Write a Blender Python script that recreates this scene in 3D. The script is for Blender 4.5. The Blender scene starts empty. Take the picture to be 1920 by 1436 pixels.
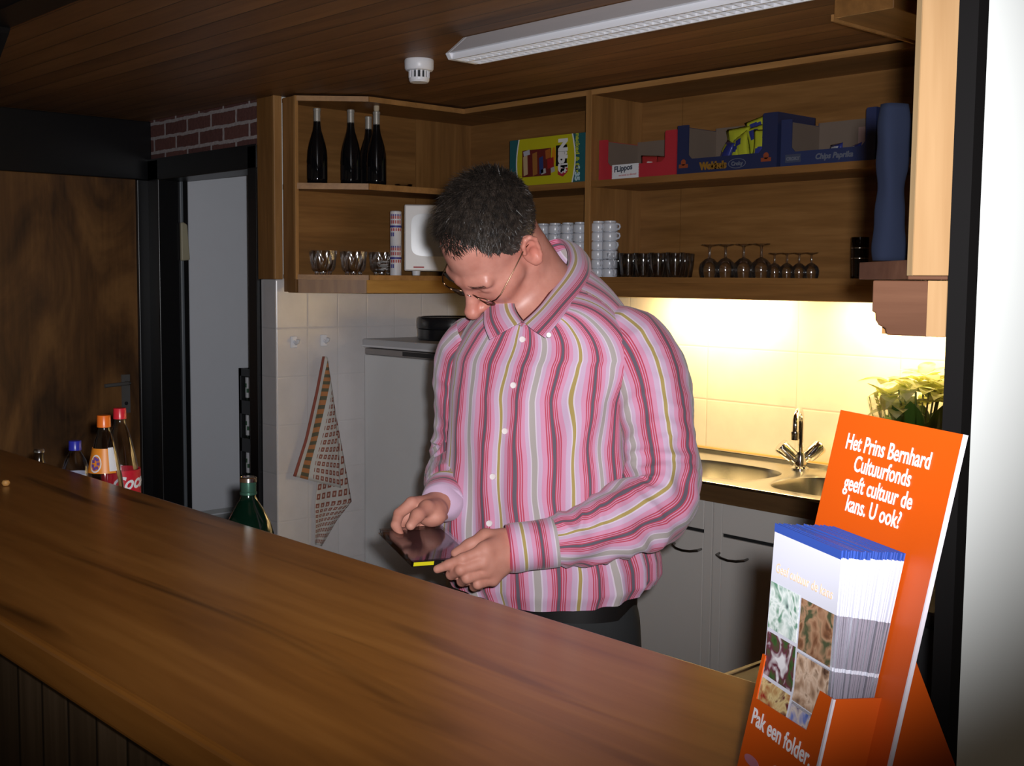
import bpy, bmesh, math, random
import numpy as np
from mathutils import Vector, Matrix, noise as mnoise
random.seed(7); np.random.seed(7)
SC = bpy.context.scene
COL = SC.collection
R = math.radians
# ------------------------------------------------------------------ camera
CAM = Vector((0, 0, 1.55))
FPX = 2230.0
_y, _p, _r = R(47.423), R(5.0), R(0.531)
FW = Vector((-math.sin(_y)*math.cos(_p), math.cos(_y)*math.cos(_p), -math.sin(_p)))
_rt = Vector((math.cos(_y), math.sin(_y), 0)); _up = _rt.cross(FW)
RT = _rt*math.cos(_r) + _up*math.sin(_r); UP = _up*math.cos(_r) - _rt*math.sin(_r)
cd = bpy.data.cameras.new('camera'); cam = bpy.data.objects.new('camera', cd); COL.objects.link(cam)
cd.sensor_width = 36; cd.lens = FPX/1920*36; cd.clip_start = 0.02
m = Matrix((RT, UP, -FW)).transposed().to_4x4(); m.translation = CAM; cam.matrix_world = m
SC.camera = cam
# ------------------------------------------------------------------ world, flash, exposure
SC.view_settings.view_transform = 'Standard'; SC.view_settings.look = 'None'
SC.view_settings.exposure = 0.0; SC.view_settings.gamma = 1.0; SC.view_settings.use_curve_mapping = False
w = bpy.data.worlds.new('room_ambient'); SC.world = w; w.use_nodes = True
w.node_tree.nodes['Background'].inputs[0].default_value = (1.0, 0.80, 0.58, 1)
w.node_tree.nodes['Background'].inputs[1].default_value = 0.06
fl = bpy.data.lights.new('camera_flash', 'SPOT'); flo = bpy.data.objects.new('camera_flash', fl); COL.objects.link(flo)
fl.energy = 262; fl.color = (0.97, 0.97, 1.0); fl.spot_size = R(62); fl.spot_blend = 1.0; fl.shadow_soft_size = 0.016
flo.location = CAM + RT*0.035 + UP*0.035 + FW*0.01
_aim = (FW + UP*0.12 - RT*0.045).normalized()
_fz = -_aim; _fx = RT.copy(); _fx = (_fx-_fz*_fx.dot(_fz)).normalized(); _fy = _fz.cross(_fx)      # a flash window: wider than tall
_fm = Matrix((_fx*1.34, _fy, _fz)).transposed().to_4x4(); _fm.translation = flo.location; flo.matrix_world = _fm

# ------------------------------------------------------------------ reading positions off the photograph
def ray(px, py): return FW + RT*((px-960)/FPX) - UP*((py-718)/FPX)
def at(px, py, d): return CAM + ray(px, py)*d                      # d = depth along the view axis
def onX(px, py, X): d = ray(px, py); return CAM + d*(X/d.x)
def onY(px, py, Y): d = ray(px, py); return CAM + d*(Y/d.y)
def onZ(px, py, Z): d = ray(px, py); return CAM + d*((Z-CAM.z)/d.z)

# ------------------------------------------------------------------ mesh building
class MB:
    def __init__(s): s.v = []; s.f = []; s.m = []; s.mat = 0
    def add(s, vs, fs):
        o = len(s.v); s.v += [tuple(q) for q in vs]
        for f in fs: s.f.append(tuple(i+o for i in f)); s.m.append(s.mat)
        return s
    def box(s, x0, x1, y0, y1, z0, z1):
        return s.add([(x0,y0,z0),(x1,y0,z0),(x1,y1,z0),(x0,y1,z0),(x0,y0,z1),(x1,y0,z1),(x1,y1,z1),(x0,y1,z1)],
                     [(0,3,2,1),(4,5,6,7),(0,1,5,4),(1,2,6,5),(2,3,7,6),(3,0,4,7)])
    def obox(s, c, a, b, e):          # centre + three half-axis vectors
        c, a, b, e = Vector(c), Vector(a), Vector(b), Vector(e)
        vs = [c+a*i+b*j+e*k for k in (-1,1) for i, j in ((-1,-1),(1,-1),(1,1),(-1,1))]
        return s.add(vs, [(0,3,2,1),(4,5,6,7),(0,1,5,4),(1,2,6,5),(2,3,7,6),(3,0,4,7)])
    def extr(s, pts, vec):            # planar polygon extruded by vec
        n = len(pts); p = [Vector(q) for q in pts]; vec = Vector(vec)
        return s.add(p+[q+vec for q in p], [tuple(range(n))[::-1], tuple(range(n, 2*n))]+[(i,(i+1)%n,n+(i+1)%n,n+i) for i in range(n)])
    def prism(s, poly, z0, z1): return s.extr([(x, y, z0) for x, y in poly], (0,0,z1-z0))
    def tube(s, pts, r, n=10, cap=True):
        p = [Vector(q) for q in pts]; rr = r if isinstance(r, (list, tuple)) else [r]*len(p)
        up = None; vs = []; fs = []
        for i, q in enumerate(p):
            t = (p[min(i+1, len(p)-1)]-p[max(i-1, 0)]).normalized()
            if up is None:
                up = Vector((0,0,1)) if abs(t.z) < .9 else Vector((1,0,0))
            a = t.cross(up).normalized(); up = a.cross(t).normalized()
            for k in range(n):
                an = 2*math.pi*k/n; vs.append(q+(a*math.cos(an)+up*math.sin(an))*rr[i])
        for i in range(len(p)-1):
            for k in range(n): fs.append((i*n+k, i*n+(k+1)%n, (i+1)*n+(k+1)%n, (i+1)*n+k))
        if cap: fs += [tuple(range(n))[::-1], tuple(range((len(p)-1)*n, len(p)*n))]
        return s.add(vs, fs)
    def lathe(s, prof, n=24, o=(0,0,0), mtx=None):
        vs = []; fs = []; o = Vector(o)
        for r, z in prof:
            for k in range(n):
                a = 2*math.pi*k/n; q = Vector((r*math.cos(a), r*math.sin(a), z))
                vs.append((mtx @ q if mtx else q)+o)
        for i in range(len(prof)-1):
            for k in range(n): fs.append((i*n+k, i*n+(k+1)%n, (i+1)*n+(k+1)%n, (i+1)*n+k))
        if prof[0][0] > 1e-6: fs.append(tuple(range(n))[::-1])
        if prof[-1][0] > 1e-6: fs.append(tuple(range((len(prof)-1)*n, len(prof)*n)))
        return s.add(vs, fs)
    def grid(s, fn, nu, nv, wrap=False):
        vs = [fn(i/nu, j/nv) for j in range(nv+1) for i in range(nu+(0 if wrap else 1))]
        W = nu if wrap else nu+1
        fs = [(j*W+i, j*W+(i+1)%W, (j+1)*W+(i+1)%W, (j+1)*W+i) for j in range(nv) for i in range(nu)]
        return s.add(vs, fs)
    def build(s, name, mats, parent=None, smooth=False, bevel=0, loc=None, seg=2):
        me = bpy.data.meshes.new(name); me.from_pydata(s.v, [], s.f)
        mats = mats if isinstance(mats, (list, tuple)) else [mats]
        for q in mats: me.materials.append(q)
        me.polygons.foreach_set('material_index', s.m)
        b = bmesh.new(); b.from_mesh(me)
        bmesh.ops.remove_doubles(b, verts=b.verts, dist=1e-6)
        bmesh.ops.recalc_face_normals(b, faces=b.faces); b.to_mesh(me); b.free()
        o = bpy.data.objects.new(name, me); COL.objects.link(o)
        if loc is not None: o.location = loc
        if parent: o.parent = parent
        if smooth:
            me.polygons.foreach_set('use_smooth', [True]*len(me.polygons))
            if smooth != 'all': me.set_sharp_from_angle(angle=R(42))
        if bevel:
            bv = o.modifiers.new('edge', 'BEVEL'); bv.width = bevel; bv.segments = seg; bv.limit_method = 'ANGLE'; bv.angle_limit = R(40)
        return o
def tag(o, label=None, cat=None, group=None, kind=None):
    if label: o['label'] = label
    if cat: o['category'] = cat
    if group: o['group'] = group
    if kind: o['kind'] = kind
    return o
def thing(name, label, cat, loc=(0,0,0), rz=0, group=None):
    o = bpy.data.objects.new(name, None); COL.objects.link(o); o.empty_display_size = .02
    o.location = loc; o.rotation_euler = (0,0,rz); return tag(o, label, cat, group)
def struct(o): o['kind'] = 'structure'; return o
def kids(o): return [c for c in bpy.data.objects if c.parent == o]
def copy_tree(o, parent=None):
    c = o.copy(); COL.objects.link(c)
    if parent: c.parent = parent
    for ch in kids(o): copy_tree(ch, c)
    return c
def lettering(txt, size, mat, mtx, parent, name='lettering', bold=0.0, sx=1.0, ext=0.0003, align='CENTER', shear=0.0):
    cu = bpy.data.curves.new(name, 'FONT'); cu.body = txt; cu.size = size; cu.align_x = align
    cu.extrude = ext; cu.offset = bold; cu.resolution_u = 3; cu.shear = shear
    t = bpy.data.objects.new(name, cu); COL.objects.link(t)
    dg = bpy.context.evaluated_depsgraph_get(); me = bpy.data.meshes.new_from_object(t.evaluated_get(dg))
    bpy.data.objects.remove(t); bpy.data.curves.remove(cu)
    me.transform(mtx @ Matrix.Diagonal((sx,1,1,1)))
    me.materials.clear(); me.materials.append(mat)
    o = bpy.data.objects.new(name, me); COL.objects.link(o); o.parent = parent; me.name = name
    return o
def basis(o, ex, ey):                 # matrix with x -> ex, y -> ey, z -> ex x ey at o
    ex = Vector(ex).normalized(); ey = Vector(ey).normalized(); ez = ex.cross(ey)
    m = Matrix((ex, ey, ez)).transposed().to_4x4(); m.translation = Vector(o); return m

# ------------------------------------------------------------------ materials
def nodes(name):
    m = bpy.data.materials.new(name); m.use_nodes = True; nt = m.node_tree
    return m, nt, nt.nodes['Principled BSDF']
def nd(nt, typ, ins=None, **pr):
    n = nt.nodes.new(typ)
    for k, v in pr.items(): setattr(n, k, v)
    for k, v in (ins or {}).items():
        if isinstance(v, bpy.types.NodeSocket): nt.links.new(v, n.inputs[k])
        else: n.inputs[k].default_value = v
    return n
def ma(nt, op, a, b=None, c=None, clamp=False):
    i = {0: a}
    if b is not None: i[1] = b
    if c is not None: i[2] = c
    n = nd(nt, 'ShaderNodeMath', i, operation=op); n.use_clamp = clamp; return n.outputs[0]
def ramp(nt, fac, stops, interp='LINEAR'):
    n = nd(nt, 'ShaderNodeValToRGB', {0: fac}); e = n.color_ramp; e.interpolation = interp
    while len(e.elements) < len(stops): e.elements.new(0.5)
    for q, (p, c) in zip(e.elements, stops): q.position = p; q.color = (*c, 1) if len(c) == 3 else c
    return n.outputs[0]
def mix(nt, fac, a, b, typ='MIX'):
    n = nd(nt, 'ShaderNodeMix', data_type='RGBA', blend_type=typ)
    for k, v in ((0, fac), (6, a), (7, b)):
        if isinstance(v, bpy.types.NodeSocket): nt.links.new(v, n.inputs[k])
        else: n.inputs[k].default_value = v if k == 0 else ((*v, 1) if len(v) == 3 else v)
    return n.outputs[2]
def set_(nt, bs, **kw):
    for k, v in kw.items():
        k = {'col': 'Base Color', 'rough': 'Roughness', 'metal': 'Metallic', 'ior': 'IOR', 'trans': 'Transmission Weight', 'spec': 'Specular IOR Level',
             'coat': 'Coat Weight', 'coatr': 'Coat Roughness', 'sss': 'Subsurface Weight', 'emit': 'Emission Color', 'es': 'Emission Strength', 'nrm': 'Normal', 'alpha': 'Alpha', 'sheen': 'Sheen Weight'}[k]
        if isinstance(v, bpy.types.NodeSocket): nt.links.new(v, bs.inputs[k])
        elif isinstance(v, tuple): bs.inputs[k].default_value = (*v, 1) if len(v) == 3 else v
        else: bs.inputs[k].default_value = v
def bump(nt, h, st=0.2, dist=0.002):
    return nd(nt, 'ShaderNodeBump', {'Height': h, 'Strength': st, 'Distance': dist}).outputs[0]
def plain(name, col, rough=0.5, metal=0.0, var=0.06, **kw):
    m, nt, bs = nodes(name)
    tc = nd(nt, 'ShaderNodeTexCoord').outputs['Object']
    nz = nd(nt, 'ShaderNodeTexNoise', {'Vector': tc, 'Scale': 14.0, 'Detail': 4.0}).outputs[0]
    k = ma(nt, 'MULTIPLY_ADD', nz, var*2, 1-var)
    c = mix(nt, 1.0, col, nd(nt, 'ShaderNodeCombineColor', {0: k, 1: k, 2: k}).outputs[0], 'MULTIPLY')
    set_(nt, bs, col=c, rough=rough, metal=metal, **kw); return m
def wood(name, c0, c1, c2, axis='x', scale=1.0, rough=0.45, plank=None, groove=0.04, coat=0.0, streak=0.0, spec=0.5):
    m, nt, bs = nodes(name)
    tc = nd(nt, 'ShaderNodeTexCoord').outputs['Object']
    sc = {'x': (1.2, 16, 16), 'y': (16, 1.2, 16), 'z': (16, 16, 1.2)}[axis]
    mp = nd(nt, 'ShaderNodeMapping', {'Vector': tc, 'Scale': tuple(q*scale for q in sc)}).outputs[0]
    extra = None; grv = None
    if plank:
        pa, pw = plank
        sep = nd(nt, 'ShaderNodeSeparateXYZ', {0: tc}).outputs['XYZ'.index(pa.upper())]
        q = ma(nt, 'DIVIDE', sep, pw); fl_ = ma(nt, 'FLOOR', q); fr = ma(nt, 'FRACT', q)
        extra = nd(nt, 'ShaderNodeTexWhiteNoise', {'W': fl_}, noise_dimensions='1D').outputs[0]
        off = nd(nt, 'ShaderNodeCombineXYZ', {0: ma(nt, 'MULTIPLY', extra, 31.0), 1: ma(nt, 'MULTIPLY', extra, 17.0), 2: ma(nt, 'MULTIPLY', extra, 23.0)}).outputs[0]
        mp = nd(nt, 'ShaderNodeVectorMath', {0: mp, 1: off}, operation='ADD').outputs[0]
        edge = ma(nt, 'MINIMUM', fr, ma(nt, 'SUBTRACT', 1.0, fr))
        grv = ma(nt, 'DIVIDE', edge, groove, clamp=True)
    n1 = nd(nt, 'ShaderNodeTexNoise', {'Vector': mp, 'Scale': 1.0, 'Detail': 6.0, 'Roughness': 0.6, 'Distortion': 0.6}).outputs[0]
    n2 = nd(nt, 'ShaderNodeTexNoise', {'Vector': mp, 'Scale': 5.0, 'Detail': 3.0}).outputs[0]
    v = ma(nt, 'ADD', ma(nt, 'MULTIPLY', n1, 0.75), ma(nt, 'MULTIPLY', n2, 0.25))
    if extra is not None: v = ma(nt, 'ADD', v, ma(nt, 'MULTIPLY_ADD', extra, 0.16, -0.08))
    c = ramp(nt, v, [(0.30, c0), (0.5, c1), (0.68, c2)])
    if streak:
        mp2 = nd(nt, 'ShaderNodeMapping', {'Vector': tc, 'Scale': tuple(q*(0.55 if q == max(sc) else 0.75) for q in sc)}).outputs[0]
        n3 = nd(nt, 'ShaderNodeTexNoise', {'Vector': mp2, 'Scale': 1.0, 'Detail': 3.0, 'Distortion': 1.2}).outputs[0]
        c = mix(nt, ma(nt, 'MULTIPLY', ramp(nt, n3, [(0.60, (0,0,0)), (0.72, (1,1,1))]), streak), c, tuple(q*0.35 for q in c0))
    if grv is not None: c = mix(nt, grv, tuple(q*0.12 for q in c0), c)
    h = v if grv is None else ma(nt, 'MULTIPLY_ADD', grv, 1.5, v)
    set_(nt, bs, col=c, rough=rough, coat=coat, coatr=0.15, nrm=bump(nt, h, 0.25, 0.0015), spec=spec); return m
def tiles(name, uaxis, uw, vh, u0, v0, col, grout=(0.55,0.5,0.42)):
    m, nt, bs = nodes(name)
    tc = nd(nt, 'ShaderNodeTexCoord').outputs['Object']
    sp = nd(nt, 'ShaderNodeSeparateXYZ', {0: tc})
    def cell(s, size, off): 
        q = ma(nt, 'DIVIDE', ma(nt, 'SUBTRACT', s, off), size); fr = ma(nt, 'FRACT', q)
        return ma(nt, 'FLOOR', q), ma(nt, 'MULTIPLY', ma(nt, 'MINIMUM', fr, ma(nt, 'SUBTRACT', 1.0, fr)), size)
    iu, eu = cell(sp.outputs['XYZ'.index(uaxis)], uw, u0); iv, ev = cell(sp.outputs[2], vh, v0)
    e = ma(nt, 'MINIMUM', eu, ev); k = ma(nt, 'DIVIDE', e, 0.0018, clamp=True)
    k2 = ma(nt, 'DIVIDE', e, 0.005, clamp=True)
    nz = nd(nt, 'ShaderNodeTexNoise', {'Vector': tc, 'Scale': 7.0, 'Detail': 5.0, 'Roughness': 0.6}).outputs[0]
    nz2 = nd(nt, 'ShaderNodeTexWhiteNoise', {'Vector': nd(nt, 'ShaderNodeCombineXYZ', {0: iu, 1: iv}).outputs[0]}).outputs[0]
    t = ramp(nt, ma(nt, 'MULTIPLY_ADD', nz2, 0.1, nz), [(0.35, tuple(q*0.90 for q in col)), (0.7, col)])
    set_(nt, bs, col=mix(nt, k, grout, t), rough=ma(nt, 'MULTIPLY_ADD', k, -0.35, 0.6), nrm=bump(nt, k2, 0.35, 0.002)); return m
def glassm(name, col=(1,1,1), rough=0.0, ior=1.45):
    m, nt, bs = nodes(name); set_(nt, bs, col=col, rough=rough, trans=1.0, ior=ior); return m
def metal(name, col, rough=0.2): return plain(name, col, rough, 1.0, 0.03)

WD = wood('stained_oak', (0.155,0.068,0.018), (0.235,0.108,0.030), (0.32,0.155,0.048), 'x', 1.0)
WDV = wood('stained_oak_upright', (0.155,0.068,0.018), (0.235,0.108,0.030), (0.32,0.155,0.048), 'z', 1.0)
WDY = wood('stained_oak_depth', (0.155,0.068,0.018), (0.235,0.108,0.030), (0.32,0.155,0.048), 'y', 1.0)
WE = wood('oak_edge', (0.26,0.125,0.038), (0.36,0.18,0.058), (0.44,0.23,0.08), 'x', 1.2)
WEV = wood('oak_edge_upright', (0.26,0.125,0.038), (0.36,0.18,0.058), (0.44,0.23,0.08), 'z', 1.2)
WBAR = wood('varnished_bar_top', (0.165,0.058,0.010), (0.275,0.104,0.019), (0.37,0.152,0.032), 'x', 0.6, rough=0.28, streak=0.9)
WFRONT = wood('bar_front_planks', (0.06,0.036,0.018), (0.10,0.062,0.033), (0.15,0.095,0.055), 'z', 1.0, plank=('x', 0.085), groove=0.07, rough=0.4)
WCEIL = wood('ceiling_planks', (0.13,0.055,0.018), (0.20,0.088,0.028), (0.28,0.13,0.045), 'x', 0.8, plank=('y', 0.095), groove=0.035, rough=0.5)
def blotchy(name):
    m, nt, bs = nodes(name); tc = nd(nt, 'ShaderNodeTexCoord').outputs['Object']
    mp = nd(nt, 'ShaderNodeMapping', {'Vector': tc, 'Scale': (3.2, 3.2, 1.6)}).outputs[0]
    n1 = nd(nt, 'ShaderNodeTexNoise', {'Vector': mp, 'Scale': 1.0, 'Detail': 5.0, 'Roughness': 0.55, 'Distortion': 1.4}).outputs[0]
    n2 = nd(nt, 'ShaderNodeTexNoise', {'Vector': nd(nt, 'ShaderNodeMapping', {'Vector': tc, 'Scale': (60, 60, 4)}).outputs[0], 'Scale': 1.0, 'Detail': 3.0}).outputs[0]
    c = ramp(nt, ma(nt, 'ADD', ma(nt, 'MULTIPLY', n1, 0.85), ma(nt, 'MULTIPLY', n2, 0.15)), [(0.32, (0.045,0.020,0.008)), (0.48, (0.15,0.066,0.020)), (0.66, (0.29,0.135,0.040))])
    set_(nt, bs, col=c, rough=0.42); return m
WDOOR = blotchy('brown_veneer')
WPOST = wood('light_pine', (0.215,0.118,0.050), (0.285,0.165,0.074), (0.35,0.215,0.105), 'z', 0.8, rough=0.4)
WPINE = wood('pale_pine', (0.32,0.20,0.09), (0.39,0.255,0.125), (0.45,0.31,0.16), 'z', 0.8, rough=0.4)
WRED = wood('red_brown_stain', (0.065,0.026,0.013), (0.090,0.038,0.020), (0.12,0.054,0.029), 'x', 1.0, rough=0.6, spec=0.25)
BLACK = plain('black_paint', (0.006,0.006,0.007), 0.35)
BLACKM = plain('black_matt', (0.008,0.008,0.009), 0.7)
PLASTER = plain('white_plaster', (0.84,0.86,0.83), 0.75, var=0.02)
STOREW = plain('storeroom_white', (0.72,0.745,0.80), 0.6, var=0.02)
TILE_B = tiles('cream_wall_tile', 'X', 0.40, 0.20, -2.02, 0.10, (0.66,0.59,0.47), (0.44,0.36,0.25))
TILE_L = tiles('pale_wall_tile', 'Y', 0.15, 0.20, 2.565, 0.14, (0.74,0.70,0.69), (0.62,0.59,0.58))
TILE_E = tiles('pale_end_tile', 'X', 0.20, 0.20, -4.335, 0.14, (0.60,0.58,0.59), (0.45,0.44,0.44))
ENAMEL = plain('white_enamel', (0.78,0.79,0.80), 0.28, var=0.02)
CABW = plain('cream_laminate', (0.60,0.565,0.53), 0.4, var=0.02)
WHITEP = plain('white_plastic', (0.84,0.85,0.90), 0.35, var=0.02)
GREYP = plain('grey_plastic', (0.30,0.30,0.31), 0.4)
CHROME = metal('chrome', (0.80,0.79,0.76), 0.08)
STEEL = metal('brushed_steel', (0.68,0.66,0.60), 0.24)
def thinglass(name, tint=(0.97,0.97,0.97), blend=0.30, rough=0.03):
    # thin clear walls: mostly see-through, reflecting more towards grazing angles
    m = bpy.data.materials.new(name); m.use_nodes = True; nt = m.node_tree; out = nt.nodes['Material Output']; nt.nodes.remove(nt.nodes['Principled BSDF'])
    tr = nd(nt, 'ShaderNodeBsdfTransparent', {0: (*tint,1)}); gl = nd(nt, 'ShaderNodeBsdfGlossy', {'Color': (1,1,1,1), 'Roughness': rough})
    lw = nd(nt, 'ShaderNodeLayerWeight', {'Blend': blend}).outputs[0]
    mx = nd(nt, 'ShaderNodeMixShader', {0: ma(nt, 'MULTIPLY_ADD', lw, 0.85, 0.05, clamp=True), 1: tr.outputs[0], 2: gl.outputs[0]}); nt.links.new(mx.outputs[0], out.inputs[0]); return m
GLASS = thinglass('clear_glass', (0.96,0.96,0.96), 0.36, 0.07)
PET = thinglass('clear_bottle_plastic', (0.93,0.93,0.95), 0.25)

# ================================================================== the setting
XL, XM, YB, YM, ZC = -5.331, -4.211, 3.6, 2.565, 2.27     # door wall, tiled partition, back wall, brick wall, ceiling
struct(MB().box(-9, 4, -4, 6, -0.06, 0).build('floor', plain('dark_floor_tile', (0.10,0.075,0.055), 0.5)))
struct(MB().box(-8, 0.5, -1.0, 6, ZC, ZC+0.06).build('ceiling', WCEIL))
struct(MB().box(XM-0.115, -0.45, YB, YB+0.1, 0, ZC).build('wall_back', TILE_B))
o = MB(); o.box(XM-0.115, XM, YM, YB, 0, 1.54); o.build('wall_middle', [TILE_L], bevel=0.006); struct(bpy.data.objects['wall_middle'])
struct(MB().box(XM-0.112, XM-0.004, YM-0.001, YM+0.001, 0, 1.538).build('trim_1', TILE_E))
struct(MB().box(XM-0.115, XM, YM+0.004, YB, 1.54, ZC).build('wall_middle_upper', PLASTER))
# oak facing on the end of the tiled partition, with its corner bead
struct(MB().box(XM-0.118, XM+0.012, YM-0.012, YM+0.004, 1.54, ZC).build('trim_2', WDV, bevel=0.002))
struct(MB().box(XM+0.006, XM+0.022, YM-0.018, YM+0.02, 1.54, ZC).build('trim_3', WEV, bevel=0.003))
# brick wall with the doorway
def brickmat():
    m, nt, bs = nodes('red_brick'); tc = nd(nt, 'ShaderNodeTexCoord').outputs['Object']
    sp = nd(nt, 'ShaderNodeSeparateXYZ', {0: tc})
    nz = nd(nt, 'ShaderNodeTexNoise', {'Vector': tc, 'Scale': 22.0, 'Detail': 4.0}).outputs[0]
    wob = ma(nt, 'MULTIPLY_ADD', nz, 0.012, -0.006)
    v = nd(nt, 'ShaderNodeCombineXYZ', {0: ma(nt, 'ADD', sp.outputs[0], wob), 1: ma(nt, 'ADD', ma(nt, 'SUBTRACT', sp.outputs[2], 2.252), wob)}).outputs[0]
    b = nd(nt, 'ShaderNodeTexBrick', {'Vector': v, 'Color1': (0.155,0.062,0.052,1), 'Color2': (0.11,0.045,0.042,1), 'Mortar': (0.40,0.355,0.36,1), 'Scale': 1.0,
            'Mortar Size': 0.008, 'Mortar Smooth': 0.15, 'Brick Width': 0.215, 'Row Height': 0.066, 'Bias': 0.0}); b.offset = 0.5; b.squash = 1.0
    n2 = nd(nt, 'ShaderNodeTexNoise', {'Vector': tc, 'Scale': 60.0, 'Detail': 3.0}).outputs[0]
    c = mix(nt, 0.35, b.outputs[0], nd(nt, 'ShaderNodeCombineColor', {0: n2, 1: n2, 2: n2}).outputs[0], 'OVERLAY')
    set_(nt, bs, col=c, rough=0.85, nrm=bump(nt, ma(nt, 'SUBTRACT', n2, ma(nt, 'MULTIPLY', b.outputs[1], 1.5)), 0.5, 0.004)); return m
BRICK = brickmat()
o = MB(); o.box(XL, -5.27, YM, YM+0.11, 0, ZC); o.box(-5.27, -4.33, YM, YM+0.11, 2.05, ZC); struct(o.build('wall_brick', BRICK))
# black door frame: front architrave and deep reveal
o = MB(); o.box(-5.305, -5.20, YM-0.02, YM+0.13, 0, 2.085); o.box(-4.395, -4.327, YM-0.02, YM+0.13, 0, 2.085); o.box(-5.305, -4.327, YM-0.02, YM+0.13, 1.99, 2.085)
struct(o.build('trim_4', BLACK, bevel=0.004))
struct(MB().box(-5.20, -5.188, YM+0.085, YM+0.10, 0, 1.99).build('trim_5', plain('painted_edge_highlight', (0.16,0.18,0.20), 0.25), bevel=0.003))  # pale strip on the reveal: an edge highlight put into its colour
# white wall of the storeroom seen through the doorway
struct(MB().box(-5.30, -5.20, YM+0.131, 5.2, 0, ZC).build('wall_storeroom', STOREW))
struct(MB().box(-5.3, -4.34, 5.2, 5.3, 0, ZC).build('wall_storeroom_end', STOREW))
# the wall with the brown door
struct(MB().box(XL-0.1, XL, -1.0, YM+0.11, 0, ZC).build('wall_left', plain('dark_brown_wall', (0.12,0.055,0.022), 0.6)))
d = MB().box(XL, XL+0.012, 1.52, 2.492, 0, 1.995).build('door_1', WDOOR, bevel=0.002); struct(d)
hb = onX(235, 722, XL+0.012)
h = MB(); h.box(XL+0.012, XL+0.019, hb.y-0.02, hb.y+0.02, hb.z-0.13, hb.z+0.05)
h.tube([(XL+0.015, hb.y, hb.z+0.012), (XL+0.055, hb.y, hb.z+0.012), (XL+0.060, hb.y-0.015, hb.z+0.012), (XL+0.060, hb.y-0.12, hb.z+0.006)], 0.009, 10)
h.build('door_handle', plain('aged_nickel', (0.22,0.21,0.20), 0.25, 0.4), d, smooth=True)
k = MB(); k.tube([(XL+0.018, hb.y, hb.z-0.085), (XL+0.021, hb.y, hb.z-0.085)], 0.009, 10); k.build('keyhole', BLACKM, d)
struct(MB().box(XL, XL+0.03, -0.9, YM, 1.995, 2.266).build('trim_6', BLACK, bevel=0.004))        # black lintel
struct(MB().box(XL, XL+0.03, 2.492, YM, 0, 1.995).build('trim_7', BLACK, bevel=0.004))           # black jamb
struct(MB().box(XL, XL+0.03, 1.44, 1.52, 0, 1.995).build('trim_8', BLACK, bevel=0.004))
# partition on the right: plaster, black end trim, light wood post
struct(MB().box(-0.566, -0.548, 1.112, YB, 0, ZC).build('wall_right', PLASTER))
struct(MB().box(-0.566, -0.5465, 1.092, 1.112, 0, ZC).build('trim_9', plain('end_trim_black', (0.004,0.0035,0.0035), 0.6, spec=0.12)))
struct(MB().box(-0.606, -0.566, 1.095, 1.112, 1.557, ZC).build('trim_10', WPOST, bevel=0.001))
struct(MB().extr([(-0.6060,1.095,1.557),(-0.6060,1.112,1.557),(-0.6165,1.112,1.557),(-0.6165,1.104,1.557)], (0,0,ZC-1.557)).build('trim_11', WPINE))
# dark ceiling beam over the bar with its knee brace
a = onZ(150, 0, 2.19); yb_ = a.y
o = MB(); o.box(-4.0, -0.55, yb_-0.10, yb_, 2.19, ZC)
struct(o.build('trim_12', BLACK, bevel=0.003))
p = onY(17, 63, yb_); q = onY(-30, 190, yb_); q = p+(q-p)*((-5.32-p.x)/(q.x-p.x)); q = p+(q-p)*1.0
struct(MB().extr([p, q, q+Vector((0,0,.30)), (p.x-.16, yb_, 2.2), (p.x+.02, yb_, 2.2)], (0,-0.10,0)).build('trim_13', BLACK))
# short ceiling board at the top right
o = MB(); o.box(-1.66, -1.50, 2.58, 3.29, 2.19, ZC); struct(o.build('trim_14', WDY, bevel=0.002))
o = MB(); o.box(-1.668, -1.660, 2.58, 3.29, 2.184, 2.20); struct(o.build('trim_15', WE))

# ================================================================== wall cabinets (open shelving)
ZT, ZS, ZB = 2.262, 1.922, 1.560          # top board, middle shelf, bottom board (upper faces)
def board(poly, ztop, th): return MB().prism(poly, ztop-th, ztop)
PL = [(XM,2.595),(-4.095,2.595),(-3.911,2.812),(-3.911,3.30),(-3.911,YB-.004),(XM,YB-.004)]
t = thing('corner_wall_cabinet', 'open oak wall cabinet with an angled end, holding the wine bottles', 'cabinet', (0,0,0))
for nm, z, th in (('top_board',ZT,.018),('shelf',ZS,.022),('bottom_board',ZB,.018)): board([(x+.006*(x==XM), y) for x, y in PL], z, th).build(nm, [WDY], t, bevel=.001)
e = [(-4.097,2.590),(-3.909,2.808),(-3.905,3.296)]
for nm, z, th in (('edge_strip',ZT,.020),('edge_strip',ZS,.024),('edge_strip',ZB,.020)):
    m_ = MB()
    for p0, p1 in zip(e, e[1:]):
        dx, dy = Vector(p1)-Vector(p0); n = Vector((dy,-dx)).normalized()*.005
        m_.extr([(p0[0],p0[1],z-th),(p1[0],p1[1],z-th),(p1[0]+n.x,p1[1]+n.y,z-th),(p0[0]+n.x,p0[1]+n.y,z-th)], (0,0,th))
    m_.build(nm, WE, t)
MB().box(XM+.024,-4.10,2.588,2.600,1.49,ZT).build('end_panel', WDV, t, bevel=.001)
MB().box(-4.104,-4.090,2.582,2.598,ZB-.018,ZT).build('edge_post', WEV, t, bevel=.001)
MB().box(XM+.001,XM+.008,2.60,3.27,ZB,ZT-.018).build('back_panel', WDY, t)
MB().box(XM+.001,XM+.013,3.272,YB-.005,ZB,ZT-.018).build('back_panel', WDV, t)
m_ = MB()   # rail under the bottom board, rounded at its wall end
m_.extr([(XM+.025,2.592,1.542),(-4.088,2.592,1.542),(-4.088,2.592,1.487),(XM+.055,2.592,1.487),(XM+.035,2.592,1.493),(XM+.027,2.592,1.507)], (0,.02,0))
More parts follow.
